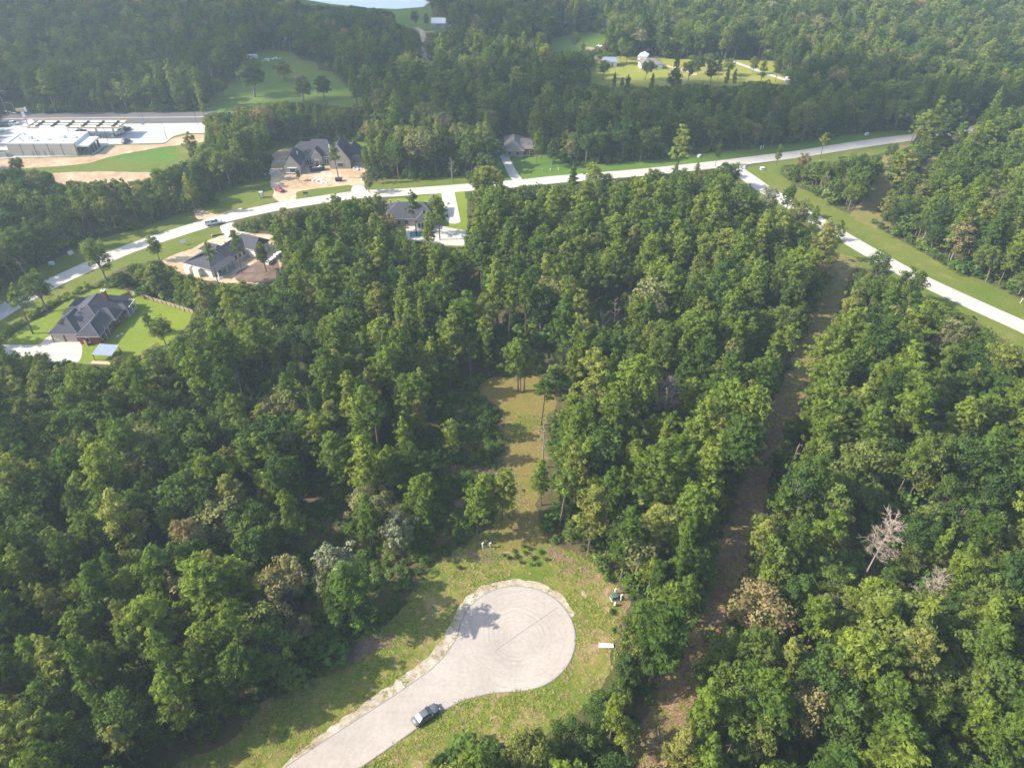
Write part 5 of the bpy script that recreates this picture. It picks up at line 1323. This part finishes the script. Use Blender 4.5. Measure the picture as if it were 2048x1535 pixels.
roofed(fh, 'a', -6, 6, -4, 4, 2.6, 2.2, 'x', 1, 1, .4, 'stucco', 'shingle_brown'); window(fh, -3, -4, .9, 1.3, 1.2, 's'); window(fh, 2.5, -4, .9, 1.3, 1.2, 's'); MB().box(-.5, .5, -4.07, -4.01, 0, 2.1).build('door', M['wood'], fh)
fh = empty('blue_farmhouse', G(1219, 131) + (0,), 0, 'small blue roofed farmhouse beside the orange farmyard', 'house')
roofed(fh, 'a', -3.6, 3.6, -3, 3, 2.6, 1.8, 'x', 0, 0, .4, 'stucco', 'bluegrey'); window(fh, -1.6, -3, .9, 1.1, 1.2, 's'); MB().box(.8, 1.7, -3.07, -3.01, 0, 2.1).build('door', M['wood'], fh)
fh = empty('white_outbuilding', G(1263, 62) + (0,), 0, 'small white outbuilding in the far farmyard', 'outbuilding')
MB().box(-2.2, 2.2, -1.8, 1.8, 0, 2.6).build('wall', M['whitemetal'], fh); MB().hip(-2.2, 2.2, -1.8, 1.8, 2.6, .8, 'x', 0, 0, .2, .06).build('roof', M['roofwhite'], fh); MB().box(-.6, .6, -1.87, -1.81, 0, 2).build('door', M['greymetal'], fh)
fh = empty('white_farmhouse', G(1274, 36) + (0,), .2, 'white farmhouse at the end of the pale sand road', 'house')
roofed(fh, 'a', -4, 4, -3, 3, 2.8, 2.0, 'x', 0, 0, .3, 'stucco', 'roofwhite'); window(fh, -2, -3, .9, 1.2, 1.2, 's'); MB().box(.8, 1.7, -3.07, -3.01, 0, 2.1).build('door', M['wood'], fh)
fh = empty('white_roofed_shed', G(1583, 168) + (0,), -.3, 'white roofed shed at the end of the straight farm road', 'shed')
MB().box(-3.4, 3.4, -2.2, 2.2, 0, 2.4).build('wall', M['panel'], fh); MB().hip(-3.4, 3.4, -2.2, 2.2, 2.4, 1.0, 'x', 0, 0, .3, .06).build('roof', M['roofwhite'], fh); MB().box(-1, 1, -2.27, -2.21, 0, 2).build('door', M['greymetal'], fh)
fh = empty('white_mobile_home', G(575, 92) + (0,), 1.3, 'tall white building glimpsed through trees behind the pasture', 'building')
MB().box(-3, 3, -1.6, 1.6, .4, 4.4).build('wall', M['whitemetal'], fh); MB().hip(-3, 3, -1.6, 1.6, 4.4, .6, 'x', 0, 0, .2, .06).build('roof', M['roofwhite'], fh); MB().box(-2.8, 2.8, -1.4, 1.4, 0, .398).build('skirt', M['greymetal'], fh)
cw = empty('camper_trailer', G(505, 119) + (.03,), 0, 'white camper trailer parked at the edge of the pasture', 'camper')
MB().loft([[(x, -1.1, .6), (x, 1.1, .6), (x, 1.1, z), (x, .9, z + .15), (x, -.9, z + .15), (x, -1.1, z)] for x, z in ((-3.2, 1.8), (-2.7, 2.5), (2.6, 2.5), (3.2, 1.7))]).build('shell', M['whitemetal'], cw)
MB().box(-1.8, -.4, -1.13, -1.105, 1.5, 2.1).build('window', M['glass'], cw); MB().box(.6, 1.3, -1.13, -1.105, .7, 2.4).build('door', M['greymetal'], cw); wheels(cw, (-.4, .5), 1.05, .36)
# power line beyond the woods
for k, (a, b) in enumerate(((1197, 64), (1477, 72), (1050, 74))):
    t = empty('utility_pole', G(a, b) + (0,), 0, ['wooden utility pole beside the far green farmyard', 'wooden utility pole above the far sunlit trees', 'wooden utility pole in the far dark woods'][k], 'utility pole')
    MB().tube([(0, 0, 0), (0, 0, 11)], [.16, .11], 7).build('pole', M['grey_bark'], t); MB().box(-1.2, 1.2, -.06, .06, 10.2, 10.35).build('crossarm', M['grey_bark'], t)
def wire(p, q, z, lab):
    a = Vector(p + (z,)); b = Vector(q + (z,))
    pts = [a.lerp(b, i / 14) + Vector((0, 0, -3.0 * (1 - (2 * i / 14 - 1) ** 2))) for i in range(15)]
    tag(MB().tube(pts, .05, 4).build('power_cable', M['pale_box']), lab, 'cable')
wire(G(1197, 64), G(1477, 72), 10.4, 'thin power cable above the far farmyard')
wire(G(1050, 74), G(1197, 64), 10.4, 'thin power cable over the far dark woods')

# ------------------------------------------------------------------ utilities by the turnaround and road
def meter_post(a, b, label, h=1.6, grp=None):
    t = empty('meter_post', G(a, b) + (.04,), random.random(), label, 'post', grp)
    MB().box(-.14, .14, -.08, .08, 0, h).build('post', M['pale_box'], t); MB().box(-.2, .2, -.14, .14, h - .55, h + .02).build('meter_box', M['pale_box'], t); MB().tube([(0, -.14, h - .25), (0, -.2, h - .25)], .1, 8).build('dial', M['glass'], t)
MG = 'pair of meter posts in the bare soil'
meter_post(966, 1095, 'slim pale meter post in the bare soil below the clearing', 1.5, MG)
meter_post(981, 1095, 'slim pale meter post in the bare soil below the clearing', 1.5, MG)
meter_post(1230, 1187, 'pale meter post standing behind the green transformer box', 1.5)
meter_post(1242, 1200, 'pale meter post with crossbar beside the green transformer box', 1.7)
tf = empty('transformer_box', G(1228, 1196) + (.04,), .35, 'green pad mounted transformer box on reddish soil', 'transformer')
MB().box(-.62, .62, -.5, .5, .1, .95).build('cabinet', M['green_box'], tf); MB().hip(-.62, .62, -.5, .5, .95, .1, 'x', .5, .5, .04, .04).build('lid', M['green_box'], tf); MB().box(-.75, .75, -.62, .62, 0, .098).build('pad', M['drive'], tf); MB().box(-.05, .05, -.53, -.502, .3, .8).build('latch', M['black'], tf)
pd = empty('cable_pedestal', G(1230, 1211) + (.04,), 0, 'rounded pale cable pedestal beside the green transformer box', 'pedestal')
MB().tube([(0,0,0),(0,0,.75),(0,0,.95),(0,0,1.02)], [.27,.27,.2,.05], 10).build('dome', M['pale_box'], pd, smooth=True); MB().tube([(0,0,0),(0,0,.1)], .34, 10).build('base_ring', M['green_box'], pd)
bd = empty('white_board', G(1212, 1291) + (.16,), -.04, 'bright white board lying in the grass beside the turnaround', 'board')
o = MB().loft([[(-1.3,-.45,-.02),(-.2,-.5,.03),(1.3,-.42,0),(1.3,-.42,.06),(-.2,-.5,.09),(-1.3,-.45,.05)], [(-1.25,.42,.02),(-.1,.38,.06),(1.28,.36,.01),(1.28,.36,.07),(-.1,.38,.12),(-1.25,.42,.08)]]).build('sheet', M['whitemetal'], bd)
MB().box(-1.1, 1.1, -.1, -.02, -.1, -.025).build('batten', M['rail'], bd)
def pad_box(a, b, label):
    t = empty('pad_box', G(a, b) + (.04,), random.random(), label, 'utility box')
    MB().box(-.75, .75, -.5, .5, .08, .85).build('cabinet', M['pale_box'], t); MB().hip(-.75, .75, -.5, .5, .85, .1, 'x', .4, .4, .05, .04).build('lid', M['whitemetal'], t); MB().box(-.9, .9, -.65, .65, 0, .078).build('pad', M['drive'], t)
pad_box(1398, 314, 'white utility box on the verge beside a small roadside pine')
pad_box(1524, 339, 'white utility box on the grass triangle at the junction')
pad_box(1733, 270, 'white utility box on the mown verge past the junction')
pad_box(104, 529, 'white utility box at the wood edge across from the brick house')
pad_box(142, 508, 'small white utility box on the verge beside a leafy shrub')
for a, b in ((1521, 299), (1526, 298)): meter_post(a, b, 'slim pale marker post on the verge by the wood edge', 1.6, 'marker posts on the verge')
for k in range(3): meter_post(1085 + k * 16, 343 - k, 'slim dark marker post on the deep green lawn', 1.0, 'posts on the far lawn')
mk = empty('road_marker', G(2040, 606) + (.04,), 0, 'leaning white marker post on the branch road verge', 'post')
MB().tube([(0,0,0),(.25,0,1.6)], .1, 6).build('post', M['whitemetal'], mk); MB().box(-.1, .5, -.05, .05, 1.2, 1.6).build('plate', M['whitemetal'], mk)

# hedge along the brick house lawn: each bush is a plant of its own
HB = [Vector(G(*q)) for q in ((-20,694),(10,674),(40,652),(60,638),(100,612),(135,596),(152,588),(174,577))]
HP = densify([(p.x, p.y) for p in HB], 1.5, False)
hm = {}
for i in range(3):
    (tv, tf_), (cv, ct, cf) = make_bush(400 + i, 2.0, 1.25, 8, 40, .2)
    hm[i] = (np_mesh('hedge_stem', tv, tf_, [M['grey_bark']]), np_mesh('hedge_leaves', cv, cf, [M['hedge']], ct))
for i, p in enumerate(HP):
    e = empty('hedge_bush', (p.x + random.uniform(-.2, .2), p.y + random.uniform(-.2, .2), 0), random.random() * 6, 'clipped yellow green bush in the hedge along the brick house lawn', 'bush', 'bushes of the long hedge')
    e.scale = (1, 1, random.uniform(.8, 1.1)); link('stem', hm[i % 3][0], e); link('foliage', hm[i % 3][1], e)
# bright weedy bushes on the verges
BP = [('leafy green bush at the lower edge of the clearing',[(1035,1115),(1050,1107),(1066,1117),(1083,1106),(1042,1126),(1075,1128),(1020,1119),(1058,1098),(1028,1104),(1090,1118),(1062,1130),(1008,1110),(1046,1092)],.34),
      ('low green bush on the verge beside the turnaround',[(918,1135),(1215,1160),(1240,1150),(1225,1225),(1250,1240),(1232,1262)],.5),
      ('low dark bush at the foot of the shaded woods',[(770,1240),(785,1225),(750,1262),(800,1205),(700,1290),(640,1330),(585,1365),(560,1390),(500,1425)],.6),
      ('bright green bush beside the footpath to the road',[(405,408),(412,402),(420,408),(428,412),(436,406),(398,398),(390,392),(380,402),(372,408),(410,415)],.75),
      ('green bush along the junction thicket edge',[(1575,350),(1590,362),(1610,372),(1630,382),(1650,392),(1668,402),(1585,340),(1600,335),(1620,345)],1.0),
      ('rounded bush along the outer branch road verge',[(1790,470),(1815,486),(1840,498),(1865,514),(1890,526),(1915,538),(1945,550),(1975,560),(2005,575),(2035,590)],.9)]
for lab, pts, s in BP:
    for k, (a, b) in enumerate(pts):
        e = empty('green_bush', G(a, b) + (0,), random.random() * 6, lab, 'bush', lab + ' group'); q = s * random.uniform(.8, 1.25); e.scale = (q, q, q)
        tm, cm, am = PROTO[('bush', k % 3)]; link('stem', tm, e); link('foliage', cm, e)

# ------------------------------------------------------------------ dead trees
def dead_tree(a, b, h, label, seed, spread=.24, n=26, lean=(0, 0), twigs=5, name='dead_tree', r0=.2, c0=.35):
    R = np.random.default_rng(seed); gx, gy = G(a, b)
    t = empty(name, (gx, gy, -.05), 0, label, 'dead tree')
    top = np.array([lean[0], lean[1], h])
    MB().tube([(0, 0, 0), tuple(top * .5 + R.normal(size=3) * .12), tuple(top)], [r0, r0 * .65, .04], 7).build('trunk', M['dead_wood'], t)
    mb = MB()
    for i in range(n):
        u = c0 + (1 - c0) * (i + .5) / n
        p = top * u; an = i * 2.4 + R.normal() * .4; el = .25 + .6 * u
        L = h * spread * (1.15 - .55 * u) * (.6 + .6 * R.random())
        d = np.array([math.cos(an) * math.cos(el), math.sin(an) * math.cos(el), math.sin(el)])
        e = p + d * L
        mb.tube([p, p + d * L * .5 + R.normal(size=3) * .1, e], [.075, .05, .022], 4)
        for k in range(twigs):
            q = p + d * L * (.35 + .65 * R.random()); dd = unit(d + R.normal(size=3) * .75)
            q2 = q + dd * L * (.3 + .3 * R.random()); mb.tube([q, q2], [.04, .015], 3)
            for m in range(2 if twigs > 3 else 0):
                dq = unit(dd + R.normal(size=3) * .8); mb.tube([q2 * .5 + q * .5, q2 * .5 + q * .5 + dq * L * .25], [.03, .012], 3)
    mb.build('branches', M['dead_wood'], t)
    return t
dead_tree(1722, 1165, 17.5, 'large bare dead pine with fine grey twigs above the sunlit woods', 31, .2, 38, (.6, 0), 8, c0=.45)
dead_tree(1228, 680, 13, 'twisted white dead snag above the pines', 32, .22, 9, (-.8, .3), 2)
dead_tree(1200, 690, 10, 'low grey dead snag with arching limbs among the pines', 36, .4, 10, (.4, .3), 3)
dead_tree(1085, 935, 14.5, 'slender bare dead pine at the edge of the clearing', 33, .1, 16, (0, 0), 2)
dead_tree(492, 815, 12, 'bleached dead snag in the woods below the brick house', 34, .22, 10, (.3, 0), 3)
dead_tree(520, 840, 10, 'forked bleached dead trunk beside the other snag', 35, .2, 8, (-.4, 0), 2)
dead_tree(185, 1300, 9, 'small dark dead snag in the shaded woods', 37, .22, 10, (0, .2), 3)
dead_tree(1325, 850, 14, 'grey leafless tree crowded between green crowns', 38, .24, 24, (0, 0), 8)
dead_tree(1835, 1230, 12, 'brown twiggy dead tree in the sunlit woods', 39, .24, 26, (.3, 0), 8)
dead_tree(905, 365, 10, 'white dead snag in front of the dark roadside woods', 40, .24, 8, (0, 0), 3)
dead_tree(432, 190, 12, 'pale leafless tree beside the pasture', 41, .3, 10, (0, 0), 3)
dead_tree(1800, 395, 9, 'grey twiggy dead tree beside the mown cut', 42, .25, 18, (0, 0), 6)
dead_tree(58, 560, 8, 'pale leaning snag at the wood edge by the road', 43, .2, 8, (-1.2, 0), 2)
for k, (a, b, h, lab) in enumerate(((1448, 930, 15.5, 'pale barked leaning pine stem beside the dirt track'), (1560, 985, 14.5, 'pale bare pine stem on the sunny side of the dirt track'), (1745, 1305, 12, 'short broken pale trunk in the sunlit woods'))):
    dead_tree(a, b, h, lab, 50 + k, .1, 8, (.8, .2), 1, 'pine_snag')

# ------------------------------------------------------------------ grass and weeds on the open ground near the lane
def pip(px, py, poly):
    ins = np.zeros(len(px), bool); q = np.asarray(poly, float); n = len(q)
    for i in range(n):
        xa, ya = q[i]; xb, yb = q[(i + 1) % n]
        if ya != yb: ins ^= ((ya > py) != (yb > py)) & (px < (xb - xa) * (py - ya) / (yb - ya) + xa)
    return ins
lane_px = [tuple(float(v) for v in proj(p.x, p.y, 0.0)) for p in LANE]
R = np.random.default_rng(91)
x = R.uniform(-60, 28, 60000); y = R.uniform(48, 135, 60000)
px, py = proj(x, y, 0.0)
ok = (pip(px, py, Z_OPEN['verge_west']) | pip(px, py, Z_OPEN['clearing'])) & ~pip(px, py, lane_px)
gpx = [tuple(float(v) for v in proj(p.x, p.y, 0.0)) for p in sh + shc]
ok &= ~pip(px, py, gpx) | (R.random(len(x)) < .12)
f = np.array([mnoise.noise(Vector((a * .12, b * .12, 5.0))) + .5 * mnoise.noise(Vector((a * .5, b * .5, 2.0))) for a, b in zip(x, y)])
near = np.array([min((p.x - a) ** 2 + (p.y - b) ** 2 for p in LANE[::6]) for a, b in zip(x[::1], y[::1])]) if False else None
ok &= R.random(len(x)) < np.clip(.3 + f * .9, .05, .9)
rows = [(int(R.integers(3)) if f[i] > -.12 + .3 * R.random() else 3, x[i], y[i], s, s * (.7 + .6 * R.random()), R.random() * 6.28, .03) for i in np.nonzero(ok)[0] for s in [.7 + .9 * R.random()]]
TP = [G(*q) for q in TRACKS['track_main'][0]]
for k in range(2600):
    i = int(R.integers(len(TP) - 1)); t = R.random(); off = R.normal() * 2.1
    if abs(off) < 1.0 and R.random() < .6: continue
    gx = TP[i][0] + (TP[i+1][0] - TP[i][0]) * t + off; gy = TP[i][1] + (TP[i+1][1] - TP[i][1]) * t; s = .7 + 1.1 * R.random()
    rows.append((3 if R.random() < .6 else int(R.integers(3)), gx, gy, s, s, R.random() * 6.28, .03))
gm = []
for i in range(4):
    V, T, F = make_tuft(500 + i, [.22, .2, .26, .22][i], [.4, .5, .35, .5][i], 12, .05)
    gm.append(np_mesh('grass_tuft', V, F, [M['grass_blade'] if i < 3 else M['straw']], T))
scatter('grass', rows, gm, 'rough grass and weeds on the verge and in the clearing', 'grass')
print('GRASS', len(rows))

LOGS = [(1535,905,.4),(1512,960,1.9),(1558,800,1.0),(1470,1110,2.4),(1345,1395,.2),(1380,1300,2.7),(1420,1235,.9),(1318,1460,1.5),(1360,1350,2.1)]
for k, (a, b, rz) in enumerate(LOGS):
    t = empty('fallen_branch', G(a, b) + (.06,), rz, 'grey fallen branch lying on the brown dirt track', 'branch', 'fallen branches on the dirt track')
    L = 1.6 + (k % 4) * .6
    MB().tube([(-L / 2, 0, .08), (0, .15, .12), (L / 2, 0, .07)], [.11, .09, .04], 6).build('stem', M['dead_wood'], t)
    for q in (-.2, .25): MB().tube([(q * L, .05, .1), (q * L + .4, .6 * (1 if q > 0 else -1), .2)], [.05, .02], 4).build('twig', M['dead_wood'], t)

# ------------------------------------------------------------------ clouds high outside the picture: their shade lies on the far woods
cmat, cnt_, cb = new_mat('cloud_vapour')
cnt_.nodes.remove(cb)
cd_ = cnt_.nodes.new('ShaderNodeBsdfDiffuse'); cd_.inputs[0].default_value = (.95, .95, .95, 1)
ctl = cnt_.nodes.new('ShaderNodeBsdfTranslucent'); ctl.inputs[0].default_value = (.95, .95, .95, 1)
cmx = cnt_.nodes.new('ShaderNodeMixShader'); cmx.inputs[0].default_value = .5
cnt_.links.new(cd_.outputs[0], cmx.inputs[1]); cnt_.links.new(ctl.outputs[0], cmx.inputs[2]); cnt_.links.new(cmx.outputs[0], cnt_.nodes['Material Output'].inputs[0])
def cloud(shade_xy, size, label, seed, alt=900.0):
    """cumulus whose shade falls on shade_xy"""
    k = alt / SUN_DIR.z
    c = Vector((shade_xy[0] + SUN_DIR.x * k, shade_xy[1] + SUN_DIR.y * k, alt))
    t = empty('cloud', c, 0, label, 'cloud'); t['kind'] = 'structure'
    Rr = np.random.default_rng(seed)
    import bmesh
    bm = bmesh.new()
    bmesh.ops.create_icosphere(bm, subdivisions=5, radius=1.0)
    for v in bm.verts:
        d = v.co.normalized()
        q = d * 1.7 + Vector((seed, 0, 0))
        n1 = mnoise.noise(q) * .42 + mnoise.noise(q * 2.3) * .22 + abs(mnoise.noise(q * 5.1)) * .16
        v.co = d * (1 + n1)
        v.co.x *= size[0]; v.co.y *= size[1]; v.co.z *= size[2] if v.co.z > 0 else size[2] * .35
    me = bpy.data.meshes.new('cloud'); bm.to_mesh(me); bm.free(); me.materials.append(cmat); me.shade_smooth()
    link('puff', me, t)
cloud((-200, 520), (230, 130, 60), 'white cumulus cloud shading the woods behind the fuel station', 3)
cloud((70, 355), (150, 42, 40), 'small white cumulus cloud shading the woods north of the junction', 8)
cloud((90, 640), (330, 70, 60), 'white cumulus cloud shading the farthest woods', 12)

# ------------------------------------------------------------------ air
hz = MB().box(-2600, 2600, -500, 3700, -1.2, 119.0)
hm_ = bpy.data.materials.new('pale_air'); hm_.use_nodes = True
hn = hm_.node_tree; hn.nodes.remove(hn.nodes['Principled BSDF'])
pv = hn.nodes.new('ShaderNodeVolumePrincipled')
pv.inputs['Color'].default_value = (0.68, 0.84, 1.0, 1); pv.inputs['Density'].default_value = 0.00027; pv.inputs['Anisotropy'].default_value = 0.2
hn.links.new(pv.outputs[0], hn.nodes['Material Output'].inputs['Volume'])
tag(hz.build('haze', hm_), 'thin bluish summer haze over the whole landscape', 'haze', None, 'stuff')
